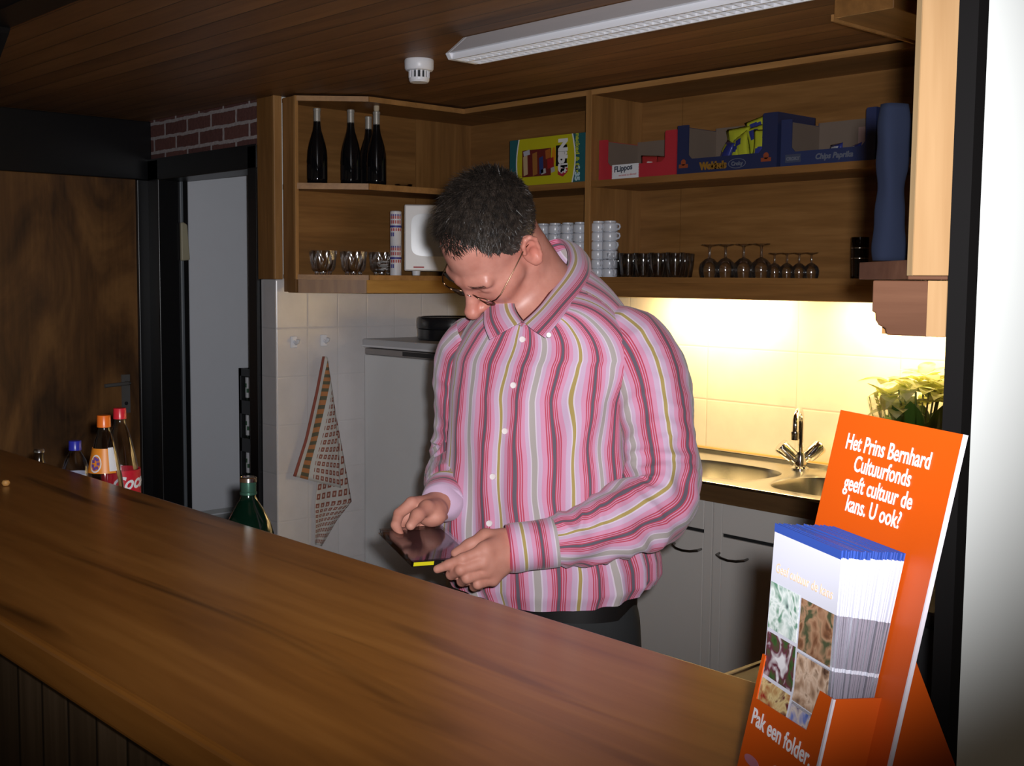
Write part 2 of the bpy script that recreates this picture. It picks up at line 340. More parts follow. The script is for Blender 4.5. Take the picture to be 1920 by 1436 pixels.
m_.extr([(-4.088,2.592,1.487),(-3.914,2.800,1.487),(-3.928,2.812,1.487),(-4.102,2.606,1.487)], (0,0,.055))
m_.build('rail', WDV, t)
MB().box(-3.932,-3.912,2.80,3.30,1.487,1.542).build('rail', wood('golden_oak', (0.28,0.13,0.025),(0.38,0.19,0.038),(0.46,0.25,0.06),'y'), t, bevel=.003)

t = thing('back_wall_cabinet', 'long open oak wall cabinet over the sink with glasses and snack boxes', 'cabinet', (0,0,0))
X0, X1 = -3.908, -0.76
for nm, z, th in (('top_board',ZT,.018),('shelf',ZS,.022),('bottom_board',ZB,.018)):
    MB().box(X0,X1,3.302,YB-.004,z-th,z).build(nm, WD, t, bevel=.001)
    MB().box(X0,X1,3.296,3.302,z-th-.001,z+.001).build('edge_strip', WD if nm != 'top_board' else WE, t)
MB().box(-3.182,-3.160,3.298,YB-.012,ZB,ZT-.018).build('divider', WDV, t, bevel=.001)
MB().box(-3.185,-3.157,3.293,3.299,ZB-.018,ZT).build('divider_edge', WEV, t, bevel=.001)
MB().box(XM+.002,-2.96,YB-.012,YB-.005,ZB,ZT-.018).build('back_panel', WD, t)
MB().box(-2.956,X1,YB-.012,YB-.005,ZB,ZT-.018).build('back_panel', WD, t)
MB().box(X0+.002,X1,3.305,3.325,1.487,1.542).build('rail', WD, t, bevel=.003)

t = thing('end_wall_cabinet', 'oak wall cabinet on the right partition, its angled end beside the pine post', 'cabinet', (0,0,0))
PR = [(-.604,1.113),(-.620,1.113),(-.756,1.245),(-.756,3.28),(-.567,3.28),(-.567,1.113)]
for nm, z, th in (('top_board',ZT,.018),('bottom_board',1.573,.020)): board(PR, z, th).build(nm, WRED if nm[0]=='b' else WDY, t, bevel=.001)
m_ = MB(); ra, rb = Vector((-.6485,1.112,0)), Vector((-.570,1.112,0))
prof = [(0,1.552),(1,1.552),(1,1.497),(.22,1.497),(.20,1.5035),(.10,1.5065),(.05,1.512),(.045,1.519),(0,1.520)]
m_.extr([(ra.x+(rb.x-ra.x)*s, 1.094, z) for s, z in prof], (0,.022,0)); m_.build('rail', WRED, t, bevel=.0015)
MB().box(-.5865,-.5665,1.0915,1.0935,1.4975,1.552).build('rail_end', WPOST, t)
MB().box(-.650,-.630,1.118,3.28,1.497,1.552).build('rail', WDY, t)
MB().box(-.575,-.567,1.12,3.28,1.574,ZT-.018).build('back_panel', WDY, t)

# ---------------------------------------------------------------- lamps under the cabinet
def cab_lamp(x0, x1, label):
    t = thing('under_cabinet_lamp', label, 'lamp', ((x0+x1)/2, 3.44, 1.541), group='lamps under the back cabinet')
    L = (x1-x0)/2
    MB().box(-L,L,-.03,.03,-.012,0).build('housing', WHITEP, t, bevel=.002)
    m, nt, bs = nodes('lit_tube'); set_(nt, bs, col=(1,.9,.7), emit=(1.0,0.74,0.36), es=10.0)
    m_ = MB(); m_.tube([(-L+.02,0,-.022),(L-.02,0,-.022)], .010, 12); m_.build('tube', m, t, smooth=True)
    for s in (-1,1): MB().box(s*L-.012*(s>0),s*L+.012*(s<0),-.016,.016,-.034,-.012).build('holder', WHITEP, t)
    ld = bpy.data.lights.new('tube_glow', 'AREA'); ld.shape = 'RECTANGLE'; ld.size = 2*L-.04; ld.size_y = .03; ld.energy = 10.5; ld.color = (1.0,0.73,0.35)
    lo = bpy.data.objects.new('tube_glow', ld); COL.objects.link(lo); lo.parent = t; lo.location = (0,0.012,-.036); lo.rotation_euler = (R(18),0,0)
    return t
cab_lamp(-3.02, -2.46, 'lit tube lamp under the back cabinet, the one behind the shirt shoulder')
cab_lamp(-2.22, -1.70, 'lit tube lamp under the back cabinet, the one above the potted plant')

# ================================================================== base units, worktop, sink
WT = 0.90
def base_unit(x0, x1, label, hx):
    t = thing('base_cabinet', label, 'cabinet', ((x0+x1)/2, 3.06, 0), group='base cabinets under the sink worktop'); w2 = (x1-x0)/2
    m_ = MB(); m_.box(-w2+.001,w2-.001,.022,.52,.10,.725); m_.box(-w2+.001,-w2+.018,.022,.52,.725,.838); m_.box(w2-.018,w2-.001,.022,.52,.725,.838); m_.build('body', CABW, t)
    MB().box(-w2+.005,w2-.005,.06,.08,0,.10).build('plinth', BLACKM, t)
    MB().box(-w2+.002,-w2+.036,.004,.022,.105,.838).build('stile', CABW, t, bevel=.0015)
    MB().box(w2-.036,w2-.002,.004,.022,.105,.838).build('stile', CABW, t, bevel=.0015)
    MB().box(-w2+.037,w2-.037,.003,.022,.738,.836).build('drawer', CABW, t, bevel=.002)
    MB().box(-w2+.037,w2-.037,.012,.0225,.726,.738).build('finger_groove', BLACKM, t)
    d = MB().box(-w2+.037,w2-.037,.003,.022,.107,.726).build('door', CABW, t, bevel=.002)
    if hx is not None:
        a = hx-(x0+x1)/2; m_ = MB()
        m_.tube([(a-.056,.004,.672),(a-.054,-.014,.669),(a-.03,-.024,.664),(a,-.027,.662),(a+.03,-.024,.664),(a+.054,-.014,.669),(a+.056,.004,.672)], [.004,.005,.0045,.0042,.0045,.005,.004], 8)
        m_.build('handle', metal('dark_steel', (0.25,0.24,0.23), 0.25), d, smooth=True)
    return t
base_unit(-3.56,-2.963,'cream base cabinet beside the fridge, behind the man',-2.86-.6)
base_unit(-2.963,-2.363,'cream base cabinet whose bow handle shows just right of the shirt sleeve',-2.463)
base_unit(-2.363,-1.763,'cream base cabinet below the sink bowls, partly in shadow',-2.277)
base_unit(-1.763,-1.16,'cream base cabinet hidden behind the orange leaflet stand',-1.66)
WTM = wood('dark_worktop_edge', (0.07,0.036,0.014),(0.10,0.052,0.02),(0.14,0.075,0.03),'x')
t = MB(); SX0, SX1, SY0, SY1 = -2.90, -1.85, 3.055, 3.575
t.box(-3.57,SX0,3.04,YB-.002,.840,WT-.002); t.box(SX1,-.61,3.04,YB-.002,.840,WT-.002); t.box(SX0,SX1,3.04,SY0+.012,.840,WT-.002); t.box(SX0,SX1,SY1-.012,YB-.002,.840,WT-.002)
tag(t.build('worktop', WTM), 'dark wood worktop with the steel sink let into it', 'worktop')
s_ = thing('kitchen_sink', 'double stainless steel sink glowing under the cabinet lamp', 'sink', (0,0,0))
m_ = MB()
def bowl_cell(x0,x1,y0,y1,cx,cy,rx,ry,ex,depth):
    N = 64; out = []; inn = []
    for k in range(N):
        a = 2*math.pi*k/N; c, s = math.cos(a), math.sin(a)
        q = ((abs(c)**ex+abs(s)**ex))**(-1/ex); inn.append((cx+rx*q*c, cy+ry*q*s))
        tx = ((x1-cx)/c if c > 1e-9 else ((x0-cx)/c if c < -1e-9 else 1e9)); ty = ((y1-cy)/s if s > 1e-9 else ((y0-cy)/s if s < -1e-9 else 1e9))
        f = min(tx,ty); out.append((cx+f*c, cy+f*s))
    for cxr, cyr in ((x0,y0),(x1,y0),(x1,y1),(x0,y1)):
        k = min(range(N), key=lambda i: (out[i][0]-cxr)**2+(out[i][1]-cyr)**2); out[k] = (cxr,cyr)
    rings = [[(x,y,WT+.003) for x,y in out]]
    for g, dz in ((1.04,.003),(1.0,.001),(.98,-.012),(.95,-depth*.8),(.90,-depth*.96),(.80,-depth),(.12,-depth-.006),(.0,-depth-.006)):
        rings.append([(cx+(x-cx)*g, cy+(y-cy)*g, WT+dz) for x,y in inn])
    vs = [q for r_ in rings for q in r_]
    m_.add(vs, [(i*N+k, i*N+(k+1)%N, (i+1)*N+(k+1)%N, (i+1)*N+k) for i in range(len(rings)-1) for k in range(N)])
bl = onZ(1345,884,WT); br = onZ(1495,910,WT)
XS = -2.255
bowl_cell(SX0,XS,SY0,SY1,-2.53,3.27,.235,.165,3.0,.15)
bowl_cell(XS,SX1,SY0,SY1,-2.055,3.27,.175,.165,3.0,.15)
o = m_.build('sink_top', STEEL, s_, smooth=True)
m_ = MB(); m_.box(SX0-.006,SX1+.006,SY0-.018,SY0+.002,WT-.006,WT+.004); m_.build('front_rim', STEEL, s_, bevel=.002)
m_ = MB(); m_.box(SX0-.006,SX1+.006,SY1-.002,SY1+.020,WT-.006,WT+.016); m_.build('back_rim', STEEL, s_, bevel=.004)
for cx in (-2.53,-2.055): MB().lathe([(.0,-.004),(.02,-.003),(.028,0),(.03,-.004)],20,(cx,3.27,WT-.152)).build('drain', CHROME, s_, smooth=True)
struct(MB().box(-2.95,-1.2,YB-.008,YB-.001,WT,WT+.02).build('trim_16', wood('yellow_beading',(0.5,0.30,0.08),(0.56,0.35,0.10),(0.6,0.38,0.12),'x')))
# mixer tap
fb = onZ(1500,880,WT+.003)
t = thing('mixer_tap', 'chrome mixer tap with a swan neck and two knob handles behind the sink bowls', 'tap', tuple(fb))
m_ = MB(); m_.lathe([(.0,0),(.030,0),(.030,.006),(.022,.012),(.020,.05),(.016,.062),(.0,.064)],24); m_.build('base', CHROME, t, smooth=True)
sd = Vector((.02,-.7,0)).normalized(); sd = Vector((.40,-.92,0)).normalized()
pts = [Vector((0,0,.05)), Vector((0,0,.12)), Vector((0,0,.165))]
for k in range(1,12):
    a = math.pi*k/11; pts.append(Vector((0,0,.165))+sd*(.055*(1-math.cos(a)))+Vector((0,0,.048*math.sin(a))))
pts.append(pts[-1]+Vector((0,0,-.025)))
m_ = MB(); m_.tube(pts, .0095, 14); m_.build('spout', CHROME, t, smooth=True)
e_ = pts[-1]; m_ = MB(); m_.lathe([(.0,.004),(.0125,.004),(.0135,0),(.0125,-.004),(.012,-.024),(.0,-.024)],20,e_); m_.build('aerator', metal('dark_chrome',(0.3,0.28,0.24),.2), t, smooth=True)
for s in (-1,1):
    ax = (Vector((RT.x,RT.y,0)).normalized()*s*.75+Vector((0,0,.66))).normalized()
    q = ax.to_track_quat('Z','Y').to_matrix()
    m_ = MB(); m_.lathe([(.0,.012),(.014,.012),(.015,.03),(.023,.036),(.027,.088),(.024,.095),(.0,.096)],20,(0,0,.022),q); m_.build('handle', CHROME, t, smooth=True)

# ================================================================== fridge and what stands on it
fx0, fx1, fy0 = -4.150, -3.585, 2.955
t = thing('refrigerator', 'white enamelled fridge between the tiled wall and the man', 'fridge', ((fx0+fx1)/2, 3.26, 0))
w2 = (fx1-fx0)/2
MB().box(-w2,w2,-.25,.32,.03,1.245).build('body', ENAMEL, t, bevel=.006)
dr = MB().box(-w2,w2,-.305,-.255,.06,1.225).build('door', ENAMEL, t, bevel=.008)
MB().box(-w2,w2,-.300,-.252,1.226,1.252).build('control_strip', plain('greybrown_strip',(0.30,0.27,0.26),.4), t, bevel=.003)
m_ = MB(); m_.box(-w2-.003,w2+.003,-.312,.32,1.256,1.292); m_.build('top_panel', plain('grey_top',(0.50,0.50,0.52),.35), t, bevel=.006)
m_ = MB(); m_.box(-w2-.003,w2+.003,-.316,-.311,1.259,1.266); m_.build('top_trim', plain('white_trim',(0.75,0.75,0.78),.3), t)
MB().box(w2-.30,w2-.07,-.3015,-.2995,1.231,1.249).build('badge_panel', BLACK, t)
MB().box(w2-.06,w2-.004,-.316,-.30,1.15,1.222).build('handle', plain('grip_beige',(0.45,0.38,0.30),.4), dr, bevel=.004)
MB().box(-w2+.01,w2-.01,-.2,.3,0,.03).build('plinth', BLACKM, t)
pc = onZ(706,632,1.292)
ctr = at(795,622,4.62); ctr = Vector((-3.86,3.21,1.2925))
t = thing('round_tin', 'black round lidded tin lying on top of the fridge', 'tin', tuple(ctr))
TINM = plain('black_lacquer',(0.012,0.012,0.014),.22)
MB().lathe([(0,0),(.146,0),(.150,.004),(.150,.045),(.147,.047)],48).build('pan', TINM, t, smooth=True)
MB().lathe([(.147,.047),(.153,.048),(.154,.052),(.154,.090),(.150,.096),(.14,.097),(.137,.093),(0,.092)],48).build('lid', TINM, t, smooth=True)

# ---------------------------------------------------------------- towel and hooks on the tiled wall
def hook(px, py, label):
    q = onX(px, py, XM)
    t = thing('wall_hook', label, 'hook', tuple(q), group='towel hooks on the tiled wall')
    MB().obox((.004,0,.004),(.004,0,0),(0,.015,0),(0,0,.024)).build('plate', WHITEP, t, bevel=.003)
    m_ = MB(); m_.tube([(.006,0,.006),(.02,0,-.002),(.034,0,.004),(.038,0,.016)],[.006,.006,.007,.008],10); m_.build('peg', WHITEP, t, smooth=True)
hook(550,643,'empty white wall hook, the one nearer the doorway'); hook(606,640,'white wall hook from which the checked tea towel hangs')
def towelmat():
    m, nt, bs = nodes('checked_tea_towel'); uv = nd(nt,'ShaderNodeAttribute',attribute_name='weave').outputs['Vector']; sp = nd(nt,'ShaderNodeSeparateXYZ',{0:uv}); u, v = sp.outputs[0], sp.outputs[1]
    fu = ma(nt,'FRACT',ma(nt,'DIVIDE',u,.024)); fv = ma(nt,'FRACT',ma(nt,'DIVIDE',v,.024))
    iu = ma(nt,'LESS_THAN',ma(nt,'ABSOLUTE',ma(nt,'SUBTRACT',fu,.5)),.33); iv = ma(nt,'LESS_THAN',ma(nt,'ABSOLUTE',ma(nt,'SUBTRACT',fv,.5)),.30)
    ju = ma(nt,'LESS_THAN',ma(nt,'ABSOLUTE',ma(nt,'SUBTRACT',fu,.5)),.14); jv = ma(nt,'LESS_THAN',ma(nt,'ABSOLUTE',ma(nt,'SUBTRACT',fv,.5)),.14)
    red = mix(nt, ma(nt,'MULTIPLY',ju,jv), (0.28,0.085,0.055), (0.55,0.40,0.33))
    chk = mix(nt, ma(nt,'MULTIPLY',iu,iv), (0.62,0.58,0.53), red)
    # border: red band, white band, orange/green ladder, white band, then checks
    lad = mix(nt, ma(nt,'LESS_THAN',ma(nt,'FRACT',ma(nt,'DIVIDE',v,.030)),.55), (0.13,0.12,0.075), (0.50,0.21,0.08))
    b = ramp(nt, ma(nt,'DIVIDE',u,.2), [(0,(0,0,0)),(.085,(.25,.25,.25)),(.20,(.5,.5,.5)),(.44,(.25,.25,.25)),(.56,(1,1,1))],'CONSTANT')
    c = mix(nt, ma(nt,'GREATER_THAN',b,.12), (0.30,0.085,0.06), (0.64,0.62,0.58))
    c = mix(nt, ma(nt,'MULTIPLY',ma(nt,'GREATER_THAN',b,.4),ma(nt,'LESS_THAN',b,.6)), c, lad)
    c = mix(nt, ma(nt,'GREATER_THAN',b,.8), c, chk)
    fine = nd(nt,'ShaderNodeTexNoise',{'Vector':uv,'Scale':420.0}).outputs[0]
    set_(nt, bs, col=c, rough=.95, nrm=bump(nt,fine,.4,.001)); return m
def towel():
    def lerp_poly(poly, t):
        f = t*(len(poly)-1); i = min(int(f), len(poly)-2); a, b = poly[i], poly[i+1]; f -= i
        return (a[0]+(b[0]-a[0])*f, a[1]+(b[1]-a[1])*f)
    A_l = [(603,668),(590,735),(569,825),(548,892)]; A_r = [(611,668),(622,735),(634,815),(640,915)]
    B_l = [(606,670),(606,760),(596,880),(588,950),(590,985),(589,1020)]; B_r = [(612,670),(628,775),(645,865),(659,940),(632,975),(604,1024)]
    vs = []; fs = []; wv = []
    def sheet(L_, R_, depth, u0, u1, nu, nv, amp):
        o = len(vs)
        for j in range(nv+1):
            t_ = j/nv; l = lerp_poly(L_, t_); r = lerp_poly(R_, t_)
            for i in range(nu+1):
                s = i/nu; p = onX(l[0]+(r[0]-l[0])*s, l[1]+(r[1]-l[1])*s, XM+depth)
                p.x += amp*min(1,t_*1.6)*math.sin(s*9.4+t_*2)+.006*(1-t_)
                vs.append(p); wd = .03+.22*min(1,t_*1.15); wv.append((u0+s*u1*wd/.22, t_*.46, 0))
        W = nu+1; fs.extend((o+j*W+i, o+j*W+i+1, o+(j+1)*W+i+1, o+(j+1)*W+i) for j in range(nv) for i in range(nu))
    sheet(B_l, B_r, .014, .12, .20, 16, 30, .004); sheet(A_l, A_r, .030, 0, .235, 20, 26, .006)
    me = bpy.data.meshes.new('tea_towel'); me.from_pydata([tuple(q) for q in vs], [], fs)
    at_ = me.attributes.new('weave','FLOAT_VECTOR','POINT'); at_.data.foreach_set('vector', [c for q in wv for c in q])
    me.materials.append(towelmat()); me.polygons.foreach_set('use_smooth',[True]*len(me.polygons))
    o = bpy.data.objects.new('tea_towel', me); COL.objects.link(o); s = o.modifiers.new('cloth','SOLIDIFY'); s.thickness = .0025
    tag(o, 'red and white checked tea towel hanging by a corner on the tiled wall', 'towel')
towel()

# ================================================================== bar counter
t = thing('bar_counter', 'long varnished wooden bar counter with dark plank front', 'bar counter', (0,0,0))
BX0, BX1, BY0, BY1, BZ = -5.28, -0.565, 0.54, 1.092, 1.10
bth = BZ-onY(0,1226,BY0+.004).z
MB().box(BX0,BX1,BY0,BY1,BZ-bth,BZ).build('countertop', WBAR, t, bevel=.007, seg=3)
MB().box(BX0+.02,BX1-.01,BY0+.035,BY0+.06,0.04,BZ-bth).build('front_panel', WFRONT, t)
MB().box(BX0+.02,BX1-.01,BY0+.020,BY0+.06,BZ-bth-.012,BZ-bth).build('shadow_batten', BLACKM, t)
MB().box(BX0+.05,BX1-.01,.72,1.27,.845,.875).build('work_shelf', WDV, t)
for x in (-4.9,-3.6,-2.3,-.62): MB().box(x-.02,x+.02,.62,1.2,0,.845).build('support', WDV, t)
MB().box(BX0+.06,BX1-.02,1.0,1.03,.875,1.10-bth).build('back_batten', WDV, t)
# return worktop along the right partition, only its pale front edge shows beyond the bar
q0 = onZ(1369,1261,.90); q1 = onZ(1420,1241,.90); rx = (q0.x+q1.x)/2
t = thing('side_counter', 'low side counter with a pale wooden edge beyond the right end of the bar', 'counter', (0,0,0))
MB().box(rx+.008,-.61,1.30,3.035,.872,.900).build('top', WTM, t)
MB().box(rx,rx+.008,1.30,3.035,.870,.902).build('edge', WPINE, t)
MB().box(rx+.04,-.61,1.34,3.035,0,.872).build('cabinet', plain('dark_cupboard',(0.05,0.03,0.02),.6), t)
t = thing('black_crate', 'black box on the side counter behind the orange leaflet stand', 'box', (-.86,1.62,.9015))
MB().box(-.15,.14,-.14,.14,0,.185).build('body', BLACKM, t, bevel=.01)
MB().box(-.155,.145,-.145,.145,.185,.205).build('lid', BLACKM, t, bevel=.008)

# ================================================================== ceiling fittings
ya, yb2 = onZ(843,112,2.195).y, onZ(895,121,2.195).y
xa = onZ(845,112,2.195).x; xe = onZ(1551,1,2.195).x
t = thing('ceiling_lamp', 'long white louvred strip lamp fixed under the plank ceiling, unlit', 'lamp', (0,0,0))
yt = onZ(852,78,2.262).y
L_ = [(ya,2.195),(ya-.012,2.212),(min(yt-.004,ya+.03),2.246),(yt,2.269),(yb2-.02,2.269),(yb2-.004,2.240),(yb2+.004,2.212),(yb2,2.195)]
lo_, hi_ = xa-.01, xe+.10
m_ = MB(); m_.extr([(lo_+.02,y,z) for y,z in L_ if z > 2.2]+[], (hi_-lo_-.04,0,0)); m_.build('housing', WHITEP, t, bevel=.002)
for x in (lo_, hi_-.02):
    m_ = MB(); m_.extr([(x,y,z) for y,z in L_], (.02,0,0)); m_.build('end_cap', WHITEP, t, bevel=.003)
m_ = MB(); n_ = 46
for k in range(n_):
    x = lo_+.03+(hi_-lo_-.06)*k/(n_-1); m_.extr([(x,ya+.008,2.195),(x,yb2-.008,2.195),(x,yb2-.008,2.211),(x,ya+.008,2.211)], (.0022,0,0))
for y in (ya,yb2-.006,(ya+yb2)/2-.002): m_.box(lo_+.02,hi_-.02,y,y+.006,2.194,2.212)
m_.build('louvre', WHITEP, t)
m_ = MB(); m_.tube([(lo_+.04,(ya+yb2)/2+.03,2.228),(hi_-.04,(ya+yb2)/2+.03,2.228)], .008, 10); m_.build('tube', plain('unlit_tube',(.8,.8,.8),.3), t, smooth=True)
q = onZ(786,112,ZC)
t = thing('smoke_detector', 'small white smoke detector under the ceiling planks left of the strip lamp', 'smoke detector', tuple(q))
MB().lathe([(0,0),(.047,0),(.049,-.004),(.048,-.030),(.044,-.036),(.034,-.038),(.0,-.038)],40).build('base', WHITEP, t, smooth=True)
MB().lathe([(0,-.036),(.026,-.036),(.026,-.066),(0,-.066)],32).build('chamber', BLACKM, t, smooth=True)
m_ = MB()
for k in range(14):
    a = 2*math.pi*k/14; c, s = math.cos(a), math.sin(a); m_.obox((c*.032,s*.032,-.049),(-s*.0033,c*.0033,0),(c*.002,s*.002,0),(0,0,.012))
m_.lathe([(.0,-.060),(.034,-.060),(.0335,-.068),(.030,-.074),(.0,-.075)],32); m_.build('grille', WHITEP, t)

# ================================================================== storeroom behind the doorway
CR = plain('black_crate_plastic',(0.010,0.011,0.012),.45)
GLG = glassm('green_bottle_glass',(0.02,0.16,0.07),.02,1.5)
c0 = onY(446,690,2.95)
LABW = plain('white_label',(.72,.73,.75),.6)
def crate(z, label):
    t = thing('bottle_crate', label, 'crate', (c0.x+.17, 2.95+.13, z), group='black bottle crates in the storeroom'); hh = .186; m_ = MB()
    w_, dd = .168, .128
    m_.box(-w_,w_,dd-.012,dd,0,hh); m_.box(w_-.012,w_,-dd,dd,0,hh); m_.box(-w_,-w_+.012,-dd,dd,0,hh); m_.box(-w_+.012,w_-.012,-dd+.012,dd-.012,0,.012)
    for x0, x1 in ((-w_,-w_+.026),(-.012,.012),(w_-.026,w_)): m_.box(x0,x1,-dd,-dd+.014,0,hh)
    m_.box(-w_,w_,-dd,-dd+.014,0,.030); m_.box(-w_,w_,-dd,-dd+.014,hh-.036,hh)
    m_.build('shell', CR, t)
    return t
for k in range(5):
    z = c0.z-.186*(k+1)+.0
    if z < 0: break
    crate(z, ['topmost black bottle crate of the stack in the storeroom doorway','second black bottle crate from the top in the storeroom doorway','third black bottle crate from the top in the storeroom doorway','lower black bottle crate in the storeroom stack, hidden below the counter line','bottom black bottle crate in the storeroom stack'][k])
    for j, x in enumerate((-.126,.040)):
        b = thing('crated_bottle', ['dark bottle with a white label in the %s storeroom crate, at its left','dark bottle with a white label in the %s storeroom crate, at its right'][j] % ('topmost','second','third','fourth','fifth')[k], 'bottle', (c0.x+.17+x, 2.995, z+.0125), group='bottles in the storeroom crates')
        MB().lathe([(0,0),(.025,0),(.026,.004),(.026,.110),(.022,.128),(.012,.15),(.011,.168),(0,.168)],16).build('glass', plain('dark_bottle_%d%d'%(k,j),(.012,.02,.014),.15), b, smooth=True)
        MB().lathe([(.0265,.03),(.0267,.032),(.0267,.128),(.0265,.13)],16).build('label', LABW, b, smooth=True)
        m_ = MB()
        for q_ in range(3):
            a = -math.pi/2+(-.5+q_*.5)*.9; m_.obox((.0270*math.cos(a),.0270*math.sin(a),.065+.025*(q_%2)),(-math.sin(a)*.006,math.cos(a)*.006,0),(math.cos(a)*.0006,math.sin(a)*.0006,0),(0,0,.010))
        m_.build('print', plain('label_green_%d%d'%(k,j),(.05,.13,.07),.6), b)
zt = c0.z
t = thing('mineral_water_bottle', 'small green bottle standing on top of the storeroom crates', 'bottle', (c0.x+.165,2.95+.08,zt))
MB().lathe([(0,0),(.03,0),(.031,.004),(.031,.09),(.022,.115),(.012,.135),(.012,.155),(0,.155)],20).build('glass', plain('olive_glass',(.16,.19,.03),.15), t, smooth=True)
MB().lathe([(0,.155),(.0135,.155),(.0135,.17),(0,.17)],16).build('cap', metal('yellow_cap',(.5,.45,.08),.3), t, smooth=True)
t = thing('paper_bag', 'crumpled grey paper bag on the storeroom crates', 'bag', (c0.x+.11,2.95+.06,zt))
random.seed(3)
def bagf(u, v):
    a = u*2*math.pi; rr = (.030+.016*v)*(1+.18*math.sin(3*a+v*4)); return (rr*math.cos(a), rr*math.sin(a)*.7, v*.09+.012*math.sin(5*a)*v)
MB().grid(bagf,24,8,True).build('bag', plain('grey_paper',(.35,.36,.37),.8), t, smooth=True)
b0 = onX(343,440,-5.2)
o = MB(); y0 = onX(336,440,-5.2).y; y1 = onX(353,470,-5.2).y
o.extr([(-5.199,y0,1.62),(-5.199,y1,1.625),(-5.199,y1-.012,1.79),(-5.199,y1-.03,1.80),(-5.199,y0,1.80)], (.02,0,0))
tag(o.build('wall_box', plain('beige_plastic',(.42,.38,.26),.5), bevel=.006), 'beige plastic fitting on the storeroom wall by the door frame', 'fitting')
g = onX(412,953,-5.19)
fw_ = min(.22, c0.x-.012+5.05); t = thing('chest_freezer', 'low pale grey chest against the storeroom wall', 'chest', (-5.05,g.y+.05,0))
MB().box(-.145,fw_,-.30,.55,0,g.z-.03).build('body', plain('grey_chest',(.35,.36,.37),.5), t, bevel=.01)
MB().box(-.149,fw_+.004,-.305,.555,g.z-.028,g.z).build('lid', plain('grey_lid',(.42,.43,.44),.5), t, bevel=.008)

# ================================================================== on the corner cabinet
BG = plain('black_wine_glass',(.004,.004,.005),.05)
FOIL = plain('dark_silver_foil',(.42,.40,.36),.38,.35)
def wine(px, X, label, cork=False, k=1.03):
    q = onX(px, 340, X)
    t = thing('wine_bottle', label, 'bottle', (q.x,q.y,ZS+.0005), group='wine bottles on the corner shelf')
    pr = [(0,0),(.036,0),(.0395,.004),(.0405,.02),(.0405,.10),(.039,.125),(.033,.155),(.024,.185),(.0175,.205),(.0145,.225),(.0135,.25)]
    MB().lathe([(r,z*k) for r,z in pr]+[(0,.25*k)],32).build('glass', BG, t, smooth=True)
    MB().lathe([(.0142,.222*k),(.0138,.25*k),(.0138,.278*k),(.0150,.279*k),(.0150,.288*k),(.013,.290*k),(0,.290*k)],24).build('foil', FOIL, t, smooth=True)
    m_ = MB(); nn = 18
    def lab(u, v):
        a = -1.6+.9*(u-.5)*2-.6; return (.0408*math.cos(a), .0408*math.sin(a), (.018+.055*v)*k)
    m_.grid(lab,nn,1); m_.build('label', plain('black_label',(.010,.009,.010),.35), t, smooth='all')
    def lab2(u, v):
        a = -1.6+.25*(u-.5)*2-.62; return (.0412*math.cos(a), .0412*math.sin(a), (.080+.014*v)*k)
    m_ = MB(); m_.grid(lab2,8,1); m_.build('emblem', metal('gold_print',(.45,.38,.22),.35), t, smooth='all')
    if cork: MB().lathe([(0,.290*k),(.0095,.290*k),(.0115,.297*k),(.0115,.316*k),(0,.316*k)],16).build('cork', plain('cork',(.50,.42,.30),.8), t, smooth=True)
wine(595,-4.085,'leftmost dark wine bottle on the corner shelf, standing apart')
wine(658,-4.02,'dark wine bottle on the corner shelf, second from the left')
wine(691,-4.12,'dark wine bottle half hidden behind the corked one',k=1.02)
wine(706,-3.99,'dark wine bottle with a pale cork stuck in its neck', True)
q = onX(757,346,-4.02)
t = thing('ashtray', 'small glass dish on the corner shelf right of the wine bottles', 'dish', (q.x,q.y,ZS))
MB().lathe([(0,.004),(.026,.004),(.034,.018),(.037,.018),(.030,0),(0,0)],28).build('bowl', GLASS, t, smooth=True)
def dish(px, py, label, sachet=False):
    q = onX(px, py, -4.125)
    t = thing('glass_bowl', label, 'bowl', (q.x,q.y,ZB+.0005), group='cut glass bowls on the corner cabinet')
    def cut(u, v):
        a = 2*math.pi*u; pr = [(.034,.010),(.046,.022),(.051,.045),(.054,.075),(.056,.098)]
        f = v*4; i = min(int(f),3); f -= i; r = pr[i][0]+(pr[i+1][0]-pr[i][0])*f; z = pr[i][1]+(pr[i+1][1]-pr[i][1])*f
        r *= 1+.045*math.copysign(abs(math.sin(8*a/1+v*5))**.6, math.sin(8*a+v*5)); return (r*math.cos(a), r*math.sin(a), z)
    m_ = MB(); m_.grid(cut,96,14,True)
    m_.grid(lambda u,v: tuple((c*.90 if i<2 else c) for i,c in enumerate(cut(u,1-v*.85))),96,10,True); b = m_.build('bowl', GLASS, t, smooth='all')
    MB().lathe([(0,.008),(.034,.010),(.034,.013),(0,.013)],32).build('bottom', GLASS, t, smooth=True)
    for k in range(4):
        a = math.pi/4+k*math.pi/2; MB().lathe([(0,0),(.006,0),(.008,.005),(.007,.011),(0,.011)],12,(.027*math.cos(a),.027*math.sin(a),0)).build('foot', GLASS, t, smooth=True)
    return t, q
for a in ((606,514,'leftmost cut glass bowl on the corner cabinet floor'),(663,514,'middle cut glass bowl on the corner cabinet floor'),): dish(*a)
t, q = dish(716,515,'cut glass bowl with white sachets beside the printed tube')
